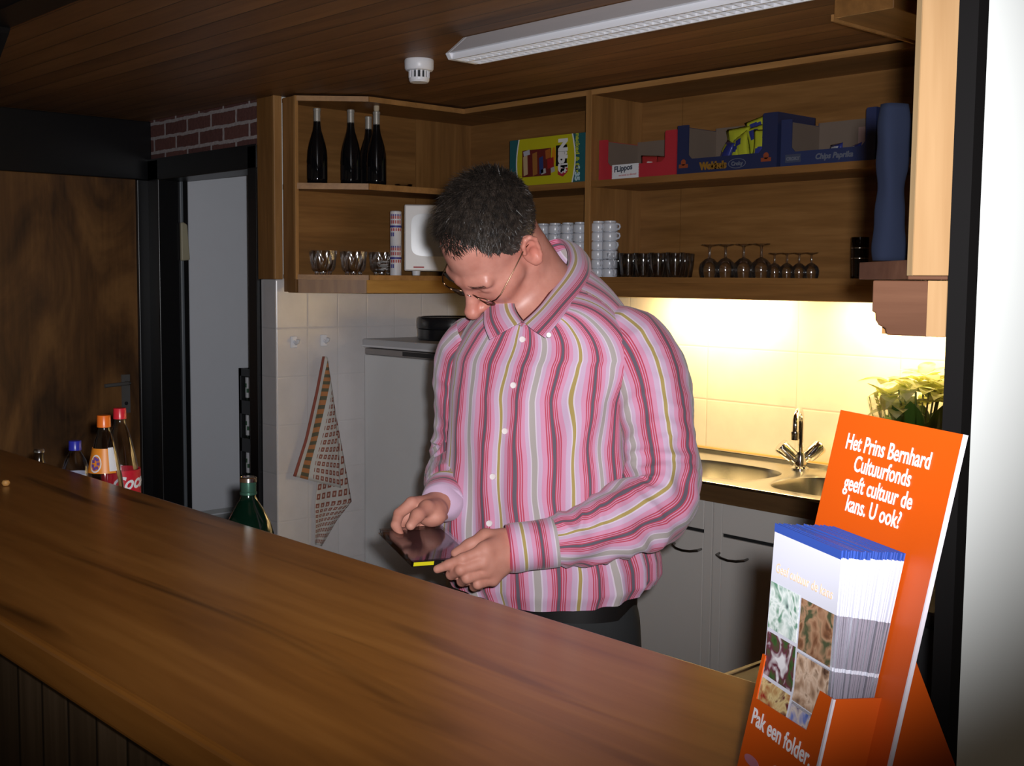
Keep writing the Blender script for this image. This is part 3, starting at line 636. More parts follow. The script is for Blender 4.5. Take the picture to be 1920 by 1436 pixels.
for k in range(9):
    rr = random.Random(k); a = rr.random()*6.28; r = .028*math.sqrt(rr.random())
    m_ = MB(); ex = Vector((math.cos(a*3),math.sin(a*3),rr.uniform(-.4,.4))).normalized(); ey = ex.cross(Vector((rr.uniform(-.5,.5),.3,1))).normalized()
    m_.obox((0,0,0),ex*.017,ey*.011,ex.cross(ey)*.0022)
    tag(m_.build('sugar_sachet', plain('sachet_%d'%k,(.86,.85,.83),.6), bevel=.002, loc=(q.x+r*math.cos(a),q.y+r*math.sin(a),ZB+.022+.005*k)), 'white paper sachet in the right-hand cut glass bowl', 'sachet', 'sachets in the glass bowl')
q = onX(742,514,-3.985)
t = thing('printed_tube', 'tall white printed tube beside the microwave', 'tube', (q.x,q.y,ZB+.0005))
MB().lathe([(0,0),(.0235,0),(.0235,.128),(.0228,.129),(.0235,.130),(.0235,.262),(.020,.265),(0,.265)],32).build('sleeve', plain('white_card',(.76,.76,.80),.45), t, smooth=True)
REDP = plain('red_print',(.48,.07,.07),.5); BLUP = plain('blue_print',(.06,.06,.30),.5)
hd = (-Vector((q.x,q.y,0))).normalized(); ha = math.atan2(hd.y,hd.x)
def band(z0, z1, a0, a1, mt, nm, r=.0240):
    m_ = MB(); m_.grid(lambda u,v: (r*math.cos(ha+a0+(a1-a0)*u), r*math.sin(ha+a0+(a1-a0)*u), z0+(z1-z0)*v),10,1); m_.build(nm, mt, t, smooth='all')
for zz in (0,.130):
    band(zz+.066,zz+.075,-1.4,1.4,BLUP,'blue_band')
    for j, (z0, w_, mt) in enumerate(((.082,.014,REDP),(.102,.012,REDP),(.052,.012,REDP),(.114,.007,BLUP),(.030,.016,BLUP))):
        n = 5 if j != 4 else 2
        for c in range(n):
            a = -1.0+c*.42+(.1 if j == 2 else 0); band(zz+z0,zz+z0+w_,a,a+.27,mt,'printed_letter')
# microwave, set diagonally in the corner
m0 = onX(758,503,-3.955); ztop = onX(758,383,-3.955).z; hh = ztop-ZB-.001
t = thing('microwave', 'white microwave with a grey door window, in shadow behind the head', 'microwave', (m0.x,m0.y,ZB+.001), R(52.6)); zb_ = .018
MB().box(.002,.408,.016,.285,zb_,hh).build('housing', plain('offwhite',(.60,.58,.56),.4,var=.02), t, bevel=.008)
dr = MB().box(0,.30,0,.015,zb_,hh).build('door', plain('offwhite_door',(.64,.62,.61),.35,var=.02), t, bevel=.006)
m_ = MB(); nn = 40; cx, cz, rx_, rz = .158,(zb_+hh)/2+.012,.130,.088
m_.extr([(cx+rx_*math.copysign(abs(math.cos(a))**.35,math.cos(a)),-.0012,cz+rz*math.copysign(abs(math.sin(a))**.35,math.sin(a))) for a in [2*math.pi*k/nn for k in range(nn)]],(0,.0012,0))
m_.build('window', plain('grey_window',(.33,.34,.37),.25), dr)
MB().box(.303,.41,0,.015,zb_,hh).build('control_panel', plain('panel_grey',(.45,.45,.46),.4), t, bevel=.004)
for x in (.05,.36):
    for y in (.035,.25): MB().lathe([(0,0),(.016,0),(.018,.0185),(0,.0185)],16,(x,y,0)).build('foot', WHITEP, t, smooth=True)
m_ = MB(); m_.obox((.06,-.0006,zb_+.016),(.022,0,0),(0,.0006,0),(0,0,.003)); m_.build('badge', REDP, dr)

# ================================================================== cups and glasses on the back cabinet
CUP = plain('white_porcelain',(.58,.60,.66),.25,var=.02)
cupproto = None
def cup(x, y, z, label='white porcelain cup, upside down, in the stacked rows behind the collar'):
    global cupproto
    if cupproto is None:
        t = thing('coffee_cup', label, 'cup', (x,y,z), group='stacked white coffee cups')
        MB().lathe([(.0335,0),(.0345,.002),(.0345,.029),(.0335,.034),(.0285,.038),(.0265,.0385),(.0265,.046),(.023,.047),(.022,.044),(0,.044)],28).build('body', CUP, t, smooth=True)
        m_ = MB(); m_.tube([(.033,0,.010),(.046,0,.010),(.052,0,.019),(.049,0,.029),(.033,0,.034)],.0042,8); m_.build('handle', CUP, t, smooth=True); cupproto = t; t.scale = (.86,)*3
    else:
        t = copy_tree(cupproto); t.location = (x,y,z)
    t.rotation_euler = (0,0,random.Random(int(x*1e4)+int(z*1e4)).uniform(-.5,.2)); return t
for r_ in range(6):
    for c_, pxx in enumerate((1018,1040,1064,1087)):
        q = onY(pxx,500,3.36); cup(q.x,3.36,ZB+.0005+.0345*r_)
    for pxx in (1121,1143):
        q = onY(pxx,500,3.338+(pxx-1121)*.0006); cup(q.x,3.338+(pxx-1121)*.0006,ZB+.0005+.0345*r_)
    for pxx in (1030,1058,1086):
        q = onY(pxx,500,3.45); cup(q.x,3.45,ZB+.0005+.0345*r_)
gproto = {}
def glass(kind, x, y, z, label, group, rot=None, scale=1.0):
    if kind not in gproto:
        t = thing({'tumbler':'tumbler_glass','stem':'stemmed_glass','port':'small_stemmed_glass'}[kind], label, 'glass', group=group)
        if kind == 'tumbler':
            MB().lathe([(0,.006),(.024,.008),(.031,.05),(.034,.088),(.0355,.090),(.0365,.088),(.0335,.05),(.0275,.004),(.024,0),(0,0)],28).build('bowl', GLASS, t, smooth=True)
        else:
            k = 1.0 if kind == 'stem' else .72
            MB().lathe([(r*k,z_*k) for r,z_ in [(.030,0),(.0345,.018),(.0355,.034),(.031,.052),(.016,.066),(.0045,.071),(.0,.069),(.0,.066),(.014,.062),(.029,.050),(.0335,.034),(.0325,.018),(.0282,0)]],28).build('bowl', GLASS, t, smooth=True)
            MB().lathe([(.0045*k,.071*k),(.0036*k,.082*k),(.0036*k,.104*k),(.006*k,.110*k)],12).build('stem', GLASS, t, smooth=True)
            MB().lathe([(0,.110*k),(.006*k,.110*k),(.029*k,.115*k),(.030*k,.117*k),(0,.1185*k)],28).build('foot', GLASS, t, smooth=True)
        gproto[kind] = t
    else: t = copy_tree(gproto[kind])
    t['label'] = label; t['group'] = group; t.location = (x,y,z)
    if rot: t.rotation_euler = rot
    t.scale = (scale,)*3; return t
for pxx in (1150,1178,1206,1234,1266):
    for yy in (3.36,3.435,3.51):
        q = onY(pxx+(yy-3.36)*120,505,yy); glass('tumbler',q.x,yy,ZB+.0005,'clear tumbler standing in the crowded row right of the cup stack','tumblers on the back cabinet')
q = onY(1122,470,3.375); glass('tumbler',q.x,3.375,ZB+.058,'clear tumbler lying tipped over in front of the cups','tumblers on the back cabinet',(0,R(62),R(40)))
q = onY(1126,505,3.42)
for pxx in (1330,1360,1394,1427):
    q = onY(pxx,510,3.38); glass('stem',q.x,3.38,ZB+.0005,'clear stemmed glass upside down in the row left of the small glasses','taller stemmed glasses')
for pxx in (1452,1475,1498,1521):
    q = onY(pxx,515,3.36); glass('port',q.x,3.36,ZB+.0005,'small clear stemmed glass upside down in the right-hand row','small stemmed glasses')
q = onY(1611,505,3.35)
t = thing('beer_glass', 'tall dark glass at the right end of the back cabinet', 'glass', (q.x,3.35,ZB+.0005))
MB().lathe([(0,.006),(.022,.008),(.025,.06),(.026,.128),(.0275,.130),(.028,.128),(.0275,.06),(.025,.003),(.022,0),(0,0)],28).build('bowl', glassm('smoky_glass',(.25,.22,.20)), t, smooth=True)
for z_ in (.062,.094): MB().lathe([(.0272,z_),(.0284,z_+.001),(.0284,z_+.003),(.0272,z_+.004)],28).build('gilt_ring', metal('gilt_%d'%int(z_*1e3),(.7,.62,.5),.15), t, smooth=True)

# ================================================================== snack boxes on the middle shelf
def px_box(pl, pr, yb_, yt_, Y): a = onY(pl,yb_,Y); b = onY(pr,yb_,Y); c = onY(pl,yt_,Y); return a.x, b.x, c.z
YBX = 3.335
NAVY = plain('navy_card',(.020,.026,.075),.45); CARD = plain('brown_card',(.17,.125,.095),.8); REDC = plain('red_card',(.44,.028,.040),.45)
# 1. yellow box on its side
x0 = onY(955,345,YBX).x; x1 = onY(1097,340,YBX).x; h_ = onY(1097,248,YBX).z-ZS
t = thing('snack_box', 'yellow and teal snack carton lying on its side left of the shelf divider', 'box', ((x0+x1)/2,YBX,ZS+.0008)); w_ = (x1-x0)/2
TEAL = plain('teal_card',(.018,.11,.125),.4); YEL = plain('yellow_card',(.50,.46,.012),.4)
MB().box(-w_,w_,0,.20,0,h_).build('carton', TEAL, t, bevel=.002)
m_ = MB(); n = 14
pl = [(-w_*.72-.014*math.sin(math.pi*k/n), h_*k/n) for k in range(n+1)]; pr_ = [(w_*.66+.016*math.sin(math.pi*k/n), h_*(1-k/n)) for k in range(n+1)]
m_.extr([(x,-.0008,z) for x,z in pl+pr_],(0,.0006,0)); m_.build('yellow_panel', YEL, t)
for pp, s in ((pl,-1),(pr_,1)):
    m_ = MB()
    for (xa_,za_),(xb_,zb2) in zip(pp,pp[1:]): m_.extr([(xa_,-.0012,za_),(xb_,-.0012,zb2),(xb_+.006*s,-.0012,zb2),(xa_+.006*s,-.0012,za_)],(0,.0006,0))
    m_.build('white_line', LABW, t)
m_ = MB(); wx0, wx1 = -w_*.64, w_*.13
m_.box(wx0,wx1,-.0012,-.0004,h_*.20,h_*.76); m_.build('picture', plain('dark_red_picture',(.13,.018,.015),.4), t)
for k, (xx, cc, zz, hh2, ww) in enumerate(((wx0+.020,(.50,.36,.20),.44,.20,.012),(wx0+.026,(.45,.45,.50),.70,.05,.018),(wx0+.075,(.32,.13,.03),.46,.23,.013),(wx0+.112,(.03,.05,.17),.42,.17,.011),(wx0+.150,(.36,.10,.02),.64,.09,.014),(wx0+.165,(.30,.02,.02),.45,.10,.018),(wx0+.125,(.42,.40,.40),.29,.05,.013),(wx0+.178,(.40,.38,.38),.31,.05,.010))):
    m_ = MB(); m_.obox((xx,-.0016,h_*zz),(ww,0,.003),(0,.0003,0),(-.002,0,h_*hh2)); m_.build('pictured_snack', plain('snack_tone_%d'%k,cc,.3), t)
bs_ = lambda x,z,y=-.0022: basis((x,y,z),(0,0,-1),(1,0,0))
lettering('Nibb', h_*.34, plain('white_print',(.75,.75,.75),.5), bs_(w_*.34,h_*.585,-.0024), t, bold=.004, sx=1.0)
m_ = MB(); m_.obox((w_*.40,-.0014,h_*.585),(h_*.16,0,0),(0,.0003,0),(0,0,h_*.21)); m_.build('name_shadow', BLACK, t)
m_ = MB(); m_.extr([(w_*.31,-.0012,h_*.42),(w_*.31,-.0012,h_*.20),(w_*.44,-.0012,h_*.15),(w_*.56,-.0012,h_*.24),(w_*.56,-.0012,h_*.40),(w_*.45,-.0012,h_*.47)],(0,.0004,0)); m_.build('red_heart', plain('crimson_print',(.38,.02,.04),.5), t)
lettering('It', h_*.26, bpy.data.materials['white_print'], bs_(w_*.40,h_*.31,-.0024), t, bold=.003)
lettering('0.35', h_*.18, plain('cyan_print',(.45,.62,.66),.5), bs_(w_*.75,h_*.20,-.0006), t, bold=.002)
lettering('nacked & fair', h_*.15, plain('lime_print',(.45,.50,.04),.5), bs_(w_*.76,h_*.60,-.0006), t, bold=.001)
m_ = MB(); m_.extr([(w_*.20+h_*.055*math.cos(a),-.0012,h_*.60+h_*.17*math.sin(a)) for a in [k*math.pi/10 for k in range(20)]],(0,.0004,0)); m_.build('orange_burst', plain('orange_print',(.60,.22,.01),.5), t)
# display cartons with a cut-away front
def carton(nm, label, x0, x1, Y, z0, h, dep, mat, cut, low, edge=True):
    t = thing(nm, label, 'box', ((x0+x1)/2,Y,z0)); w_ = (x1-x0)/2
    c0_, c1_ = cut
    m_ = MB(); m_.mat = 0
    pts = [(-w_,0),(w_,0),(w_,h),(c1_*w_+.004,h),(c1_*w_,h-.006),(c1_*w_,low+.014),(c1_*w_-.014,low),(c0_*w_+.014,low),(c0_*w_,low+.014),(c0_*w_,h-.012),(c0_*w_-.004,h-.010),(-w_,h-.010)]
    m_.extr([(x,0,z) for x,z in pts],(0,.003,0))
    fr = m_.build('front', mat, t)
    m_ = MB(); m_.box(-w_,-w_+.003,.003,dep,0,h-.010); m_.box(w_-.003,w_,.003,dep,0,h); m_.box(-w_,w_,dep-.003,dep,0,h)
    m_.box(-w_,w_,0.003,dep,0,.003); m_.build('shell', mat, t)
    m_ = MB(); m_.box(-w_+.0032,w_-.0032,dep-.005,dep-.0034,.003,h); m_.box(-w_+.0032,-w_+.005,.004,dep-.005,.003,h-.012); m_.box(w_-.005,w_-.0032,.004,dep-.005,.003,h-.002)
    m_.box(-w_+.0032,w_-.0032,.0034,.0046,.003,low-.001); m_.build('card_lining', CARD, t)
    return t, w_, fr
def bag(x, y, z, w_, h, col, col2, label, group, seed, mats):
    rr = random.Random(seed); t = thing('snack_bag', label, 'snack bag', (x,y,z), group=group); t.rotation_euler = (rr.uniform(-.5,.1),rr.uniform(-.35,.35),rr.uniform(-.7,.7))
    def f(sg): return lambda u,v: ((u-.5)*w_*(1-.12*math.sin(math.pi*v)), sg*.017*(math.sin(math.pi*u)**.6)*(math.sin(math.pi*v)**.5)+.0008*math.sin(40*u), v*h)
    m_ = MB(); m_.grid(f(1),10,12); m_.grid(f(-1),10,12); m_.build('wrapper', mats[0], t, smooth='all')
    m_ = MB()
    for k in range(4):
        u0 = rr.uniform(.08,.6); v0 = rr.uniform(.1,.7)
        m_.grid(lambda u,v: tuple(Vector(f(-1)(u0+u*.32,v0+v*.2))+Vector((0,-.0012,0))),6,4)
    m_.build('print', mats[1], t, smooth='all'); return t
x0 = max(onY(1110,333,YBX).x, -3.153); x1 = onY(1267,326,YBX).x; h_ = onY(1267,243,YBX).z-ZS
t, w_, fr = carton('display_carton', 'red open-fronted snack carton with a white name label, right of the divider', x0, x1, YBX, ZS+.0008, h_, .22, REDC, (-.76,.72), h_*.33)
m_ = MB(); lx0, lx1 = -w_*.64, w_*.08; nz_ = 9
pts = [(lx0+(0 if k%2 else .004), .004+h_*.32*k/(2*nz_)) for k in range(2*nz_+1)]+[(lx1-(0 if k%2 else .004), .004+h_*.32*(1-k/(2*nz_))) for k in range(2*nz_+1)]
m_.extr([(x,-.0012,z) for x,z in pts],(0,.0008,0)); m_.build('name_label', LABW, t)
lettering('FLippos', h_*.18, plain('grey_print',(.06,.07,.10),.5), basis(((lx0+lx1)/2-.01,-.0018,h_*.20),(1,0,.08),(0,0,1)), t, bold=.001)
lettering('verzamel ze allemaal', h_*.065, bpy.data.materials['red_print'], basis(((lx0+lx1)/2+.012,-.0018,h_*.085),(1,0,.03),(0,0,1)), t)
mats = (plain('red_wrapper',(.35,.03,.03),.3), plain('white_red_print',(.55,.5,.48),.3))
for k,(xx,zz,yy,hh2) in enumerate(((w_*.05,.0,.06,.088),(w_*.32,.0,.07,.082),(w_*.58,.0,.05,.122),(w_*.60,.0,.10,.128))):
    bag(t.location.x+xx,YBX+yy,ZS+.0048+zz,.07,hh2,0,0,'small red snack packet inside the red carton','packets in the red carton',k+11,mats)
BLUEW = plain('navy_wrapper',(.03,.04,.20),.25); YG = plain('yellow_green_print',(.42,.45,.03),.3); SIL = plain('pale_silver_print',(.55,.58,.66),.25,.3)
x0 = onY(1269,325,YBX).x; x1 = onY(1456,312,YBX).x; h_ = onY(1456,210,YBX).z-ZS
t, w_, fr = carton('display_carton', 'dark blue snack carton full of yellow and blue packets', x0, x1, YBX, ZS+.0008, h_, .22, NAVY, (-.76,.72), h_*.30)
OCHR = plain('ochre_print',(.24,.12,.015),.5); GRYP = plain('slate_print',(.12,.13,.17),.5); ORNG = plain('dull_orange_print',(.26,.055,.02),.5)
lettering('Wokkels', h_*.17, OCHR, basis((-w_*.24,-.0006,h_*.085),(1,0,0),(0,0,1)), t, bold=.003)
m_ = MB()
for a0 in range(24):
    a, b = a0*math.pi/12, (a0+1)*math.pi/12; c = Vector((w_*.24,-.0010,h_*.145)); ex, ez = h_*.20, h_*.09
    m_.extr([c+Vector((ex*math.cos(a),0,ez*math.sin(a))),c+Vector((ex*math.cos(b),0,ez*math.sin(b))),c+Vector((ex*.93*math.cos(b),0,ez*.88*math.sin(b))),c+Vector((ex*.93*math.cos(a),0,ez*.88*math.sin(a)))],(0,.0006,0))
m_.build('oval_logo', GRYP, t)
lettering('Croky', h_*.10, GRYP, basis((w_*.24,-.0006,h_*.11),(1,0,0),(0,0,1)), t, bold=.001)
for sx_ in (-.86,.80):
    m_ = MB(); m_.obox((sx_*w_,-.0008,h_*.17),(h_*.11,0,0),(0,.0004,0),(0,0,h_*.035)); m_.extr([(sx_*w_+h_*.06*math.cos(a),-.0012,h_*.24+h_*.06*math.sin(a)) for a in [k*math.pi/8 for k in range(16)]],(0,.0008,0)); m_.build('corner_logo', ORNG, t)
k = 0
for row, (yy, n, z_) in enumerate(((.05,5,.0),(.10,5,.03),(.15,4,.06))):
    for i in range(n):
        xx = -w_*.26+(w_*.86)*i/(n-1)
        bag(t.location.x+xx,YBX+yy,ZS+.0048+z_+.004*(i%2)+i*.006,.092,.112+.005*(i%3),0,0,'yellow and blue snack packet heaped in the dark blue carton','packets in the dark blue carton',k+40,(YG,BLUEW) if (i+row)%3 else (BLUEW,YG)); k += 1
x0 = onY(1463,312,YBX).x; x1 = onY(1640,302,YBX).x; h_ = onY(1600,205,YBX).z-ZS
t, w_, fr = carton('display_carton', 'dark blue nearly empty paprika crisps carton at the right end of the shelf', x0, x1, YBX, ZS+.0008, h_, .22, plain('dark_blue_card',(.024,.034,.10),.45), (-.76,.80), h_*.30)
lettering('Chips Paprika', h_*.15, GRYP, basis((w_*.16,-.0006,h_*.12),(1,0,.0),(0,0,1)), t, bold=.001, shear=.25)
m_ = MB(); m_.obox((-w_*.72,-.0006,h_*.17),(h_*.18,0,0),(0,.0004,0),(0,0,h_*.08)); m_.build('maker_panel', plain('dim_blue_print',(.05,.06,.10),.5), t)
lettering('CROKY', h_*.09, GRYP, basis((-w_*.72,-.0014,h_*.135),(1,0,0),(0,0,1)), t, bold=.001)
m_ = MB(); m_.obox((w_*.30,.2135,h_*.60),(w_*.40,0,0),(0,.0006,0),(0,0,h_*.24)); m_.build('pink_card', plain('pinkish_card',(.30,.19,.17),.8), t)
for i, xx in enumerate((-.04,.22,.48)): bag(t.location.x+xx*w_,YBX+.07+.02*i,ZS+.0048,.085,.068,0,0,'blue crisps packet lying in the nearly empty carton','packets in the crisps carton',k+60+i,(BLUEW,SIL))
# dark blue bundle on the end cabinet
pb = at(1666,494,1.30)
def bund(u, v):
    a = 2*math.pi*u; k = 1+.10*math.sin(v*9.5+.6)+.05*math.sin(v*23)+.05*math.sin(3*a+v*6)
    return (.0125*k*math.copysign(abs(math.cos(a))**.7,math.cos(a)), .016*k*math.copysign(abs(math.sin(a))**.7,math.sin(a)), v*.168)
m_ = MB(); m_.grid(bund,32,30,True); m_.add([bund(k/32,0) for k in range(32)],[tuple(range(32))]); m_.add([bund(k/32,1) for k in range(32)],[tuple(range(32))])
qb = Vector((pb.x,pb.y,1.5735)); o = m_.build('cloth_bundle', plain('navy_cloth',(.006,.008,.0165),.95,spec=.08), smooth='all', loc=tuple(qb)); o.rotation_euler = (0,0,R(-20))
tag(o, 'dark blue rolled cloth standing beside the pine post', 'cloth')

# ================================================================== bottles behind the far part of the bar
SHZ = .8755
def cokefont(txt, r, size, z, mt, t, nm, tilt=0.0, a0=0.0, sx=1.0):
    cu = bpy.data.curves.new('f','FONT'); cu.body = txt; cu.size = size; cu.align_x = 'CENTER'; cu.extrude = .0002; cu.offset = .0012; cu.shear = .35; cu.resolution_u = 3
    ob = bpy.data.objects.new('f',cu); COL.objects.link(ob); me = bpy.data.meshes.new_from_object(ob.evaluated_get(bpy.context.evaluated_depsgraph_get())); bpy.data.objects.remove(ob); bpy.data.curves.remove(cu)
    b = bmesh.new(); b.from_mesh(me); bmesh.ops.subdivide_edges(b, edges=[e for e in b.edges if e.calc_length() > .006], cuts=2)
    for v in b.verts:
        x, y = v.co.x*sx, v.co.y+tilt*v.co.x; a = a0+x/r; rr = r+.0006+v.co.z; v.co = (rr*math.cos(a), rr*math.sin(a), z+y)
    b.to_mesh(me); b.free(); me.materials.clear(); me.materials.append(mt)
    o = bpy.data.objects.new(nm,me); COL.objects.link(o); o.parent = t; return o
def cyl_band(t, r, z0, z1, a0, a1, mt, nm):
    m_ = MB(); m_.grid(lambda u,v: (r*math.cos(a0+(a1-a0)*u), r*math.sin(a0+(a1-a0)*u), z0+(z1-z0)*v),32,1); return m_.build(nm, mt, t, smooth='all')
COKE = plain('red_label',(.55,.012,.03),.4)
def capm(t, z, r, h, mt):
    m_ = MB(); N = 36
    vs = []
    for zz in (z,z+h*.30): vs += [(r*(1.03)*math.cos(2*math.pi*k/N), r*1.03*math.sin(2*math.pi*k/N), zz) for k in range(N)]
    for zz, s in ((z+h*.34,1.0),(z+h*.95,.98),(z+h,.93)): vs += [(r*s*(1+.025*(k%2))*math.cos(2*math.pi*k/N), r*s*(1+.025*(k%2))*math.sin(2*math.pi*k/N), zz) for k in range(N)]
    m_.add(vs,[(i*N+k,i*N+(k+1)%N,(i+1)*N+(k+1)%N,(i+1)*N+k) for i in range(4) for k in range(N)]+[tuple(range(4*N,5*N)),tuple(range(N))[::-1]])
    m_.build('cap', mt, t, smooth=True)
YBT = 1.195
def spot(px, Y): return onY(px, 850, Y).x
YBT = 1.222; x = spot(226,YBT); ztop = onY(225,765,YBT).z; H = ztop-SHZ; hv = math.atan2(-YBT,-x)
t = thing('cola_bottle', 'clear cola bottle with a red cap and red label behind the bar edge', 'bottle', (x,YBT,SHZ))
pr = [(0,.006),(.03,0),(.042,.010),(.046,.03),(.0445,.08),(.043,.12),(.045,.17),(.0445,.205),(.040,.245),(.032,.29),(.022,.335),(.0145,.36),(.0125,.372)]
k = H/.405
MB().lathe([(r,z*k) for r,z in pr]+[(.0125,.385*k),(0,.385*k)],36).build('body', PET, t, smooth=True)
cyl_band(t,.0458,.172*k,.240*k,0,2*math.pi,COKE,'label')
cokefont('Coca-Cola',0.0460,.045,.196*k,LABW,t,'lettering',.10,hv+1.42,.92)
cyl_band(t,.0460,.166*k,.1715*k,hv-1.5,hv+1.5,LABW,'label_line')
capm(t,.376*k,.0148,H-.376*k,plain('red_cap',(.62,.02,.035),.3))
YBT = 1.162; x = spot(196,YBT-.02); ztop = onY(193,778,YBT-.02).z; H = ztop-SHZ; k = H/.37; hv = math.atan2(-YBT,-x)
t = thing('orange_drink_bottle', 'orange soda bottle with an orange cap in front of the cola bottle', 'bottle', (x,YBT-.02,SHZ))
pr = [(0,.006),(.03,0),(.042,.010),(.045,.03),(.045,.14),(.0425,.185),(.038,.225),(.030,.270),(.021,.31),(.0145,.33),(.0125,.34)]
MB().lathe([(r,z*k) for r,z in pr]+[(.0125,.352*k),(0,.352*k)],36).build('body', PET, t, smooth=True)
MB().lathe([(0,.01*k),(.041,.012*k),(.0435,.04*k),(.0435,.125*k),(0,.125*k)],32).build('drink', glassm('orange_drink',(.75,.22,.03),.05,1.33), t, smooth=True)
m_ = MB()
def sl(u,v):
    z = (.235+.058*v); r = .0368+(.0257-.0368)*v+.0012; a = hv-2.2+2.9*u; return (r*math.cos(a), r*math.sin(a), z*k)
m_.grid(sl,32,4); m_.build('label', plain('orange_label',(.80,.26,.02),.4), t, smooth='all')
m_ = MB()
def sl2(u,v):
    z = (.240+.055*v); r = .0360+(.0252-.0360)*v+.0018; a = hv+.28+.5*u; return (r*math.cos(a), r*math.sin(a), z*k)
m_.grid(sl2,8,4); m_.build('pale_label_panel', LABW, t, smooth='all')
m_ = MB()
for i in range(20):
    a, b = 2*math.pi*i/20, 2*math.pi*(i+1)/20; f = lambda a_, s: (lambda aa, zz: ((.0368-.19*(zz-.235)+.0018)*math.cos(aa), (.0368-.19*(zz-.235)+.0018)*math.sin(aa), zz*k))(hv-.62+.42*s*math.cos(a_), .258+.021*s*math.sin(a_))
    m_.add([f(a,1),f(b,1),f(b,.84),f(a,.84)],[(0,1,2,3)])
m_.build('emblem', LABW, t); 
m_ = MB()
for i in range(7):
    aa, zz = hv-.62+.20*math.cos(i*.9), .258+.012*math.sin(i*.9); r = .0368-.19*(zz-.235)+.0020
    m_.obox((r*math.cos(aa),r*math.sin(aa),zz*k),(-math.sin(aa)*.0035,math.cos(aa)*.0035,0),(math.cos(aa)*.0004,math.sin(aa)*.0004,0),(0,0,.0035))
m_.build('emblem_print', plain('violet_print',(.16,.07,.30),.4), t)
capm(t,.342*k,.0150,H-.342*k,plain('orange_cap',(.80,.16,.015),.3))
Yw = 1.20; x = spot(141,Yw); ztop = onY(140,826,Yw).z; H = ztop-SHZ; k = H/.285
t = thing('water_bottle', 'small clear bottle with a blue cap, left of the orange soda', 'bottle', (x,Yw,SHZ))
pr = [(0,.005),(.028,0),(.036,.008),(.037,.03),(.037,.17),(.034,.20),(.026,.23),(.016,.25),(.0125,.258)]
MB().lathe([(r,z*k) for r,z in pr]+[(.0125,.268*k),(0,.268*k)],32).build('body', PET, t, smooth=True)
cyl_band(t,.0376,.11*k,.195*k,0,2*math.pi,plain('bluewhite_label',(.55,.58,.70),.4),'label')
capm(t,.259*k,.0150,H-.259*k,plain('blue_cap',(.03,.035,.42),.3))
q = onY(73,841,1.17); x = q.x; hz = q.z-SHZ
t = thing('crown_cap_bottle', 'small bottle whose silver cap just shows over the far left end of the bar', 'bottle', (x,1.17,SHZ))
MB().lathe([(0,0),(.026,0),(.028,.004),(.028,hz*.55),(.020,hz*.75),(.0115,hz*.88),(.0115,hz-.008),(0,hz-.008)],28).build('glass', plain('brown_glass',(.02,.010,.005),.1), t, smooth=True)
MB().lathe([(.0,hz),(.010,hz),(.0128,hz-.003),(.0142,hz-.009),(.0118,hz-.010),(0,hz-.010)],28).build('cap', metal('silver_cap',(.75,.75,.76),.25), t, smooth=True)
q = onZ(11,911,BZ); MB0 = MB(); MB0.lathe([(0,.0),(.006,.001),(.0085,.005),(.0085,.008),(.006,.012),(0,.0135)],16)
tag(MB0.build('peanut', plain('nut_skin',(.55,.28,.08),.5), smooth=True, loc=(q.x,q.y,BZ+.0003)), 'single orange-brown nut lying on the bar top at the far left', 'nut')
Yg = 1.19; x = spot(466,Yg); x = onY(466,950,Yg).x; ztop = onY(466,894,Yg).z; H = ztop-SHZ; k = H/.30; hv = math.atan2(-Yg,-x)
t = thing('green_wine_bottle', 'squat dark green bottle with a metal cap behind the bar near the tiled wall', 'bottle', (x,Yg,SHZ))
GREENB = plain('dark_green_glass',(.0013,.0085,.0045),.10)
pr = [(0,.006),(.03,0),(.048,.010),(.051,.03),(.051,.15),(.049,.18),(.042,.205),(.030,.23),(.019,.248),(.0148,.258),(.0145,.27)]
MB().lathe([(r,z*k) for r,z in pr]+[(.0145,.272*k),(0,.272*k)],36).build('body', GREENB, t, smooth=True)
MB().lathe([(.0150,.262*k),(.0168,.263*k),(.0168,.268*k),(.0152,.269*k),(.0155,.271*k),(.0158,.290*k)],32).build('capsule', plain('green_foil',(.05,.13,.09),.3,.6), t, smooth=True)
MB().lathe([(.0158,.289*k),(.0168,.290*k),(.0168,.298*k),(.0145,.300*k),(.0140,.2985*k),(0,.2985*k)],32).build('cap', metal('silver_rim',(.75,.74,.72),.2), t, smooth=True)
m_ = MB(); hr = hv+1.05
m_.grid(lambda u,v: ((lambda z: ((.0515-(max(0,z-.165)**1.5)*2.2)*math.cos(hr+.5*(u-.5)), (.0515-(max(0,z-.165)**1.5)*2.2)*math.sin(hr+.5*(u-.5)), z*k))(.14+.05*v)),8,6); m_.build('label', plain('lime_label',(.36,.42,.03),.4), t, smooth='all')

# ================================================================== plant behind the stand
q = onY(1728,800,3.32); PX, PY = q.x, 3.30
t = thing('potted_plant', 'potted white poinsettia wrapped in clear foil under the cabinet lamp', 'plant', (PX,PY,WT-.001))
MB().lathe([(0,0),(.055,0),(.058,.005),(.074,.175),(.078,.178),(.078,.19),(.072,.19),(.068,.17),(0,.168)],32).build('pot', plain('dark_green_pot',(.012,.03,.018),.4), t, smooth=True)
LEAF = plain('dark_leaf',(.040,.095,.012),.45,var=.25); BRACT = bpy.data.materials.new('cream_bract'); BRACT.use_nodes = True; nt = BRACT.node_tree; nt.nodes.remove(nt.nodes['Principled BSDF'])
_n = nd(nt,'ShaderNodeTexNoise',{'Vector':nd(nt,'ShaderNodeTexCoord').outputs['Object'],'Scale':30.0}).outputs[0]; _c = ramp(nt,_n,[(.35,(.62,.66,.20)),(.6,(.84,.83,.52))])
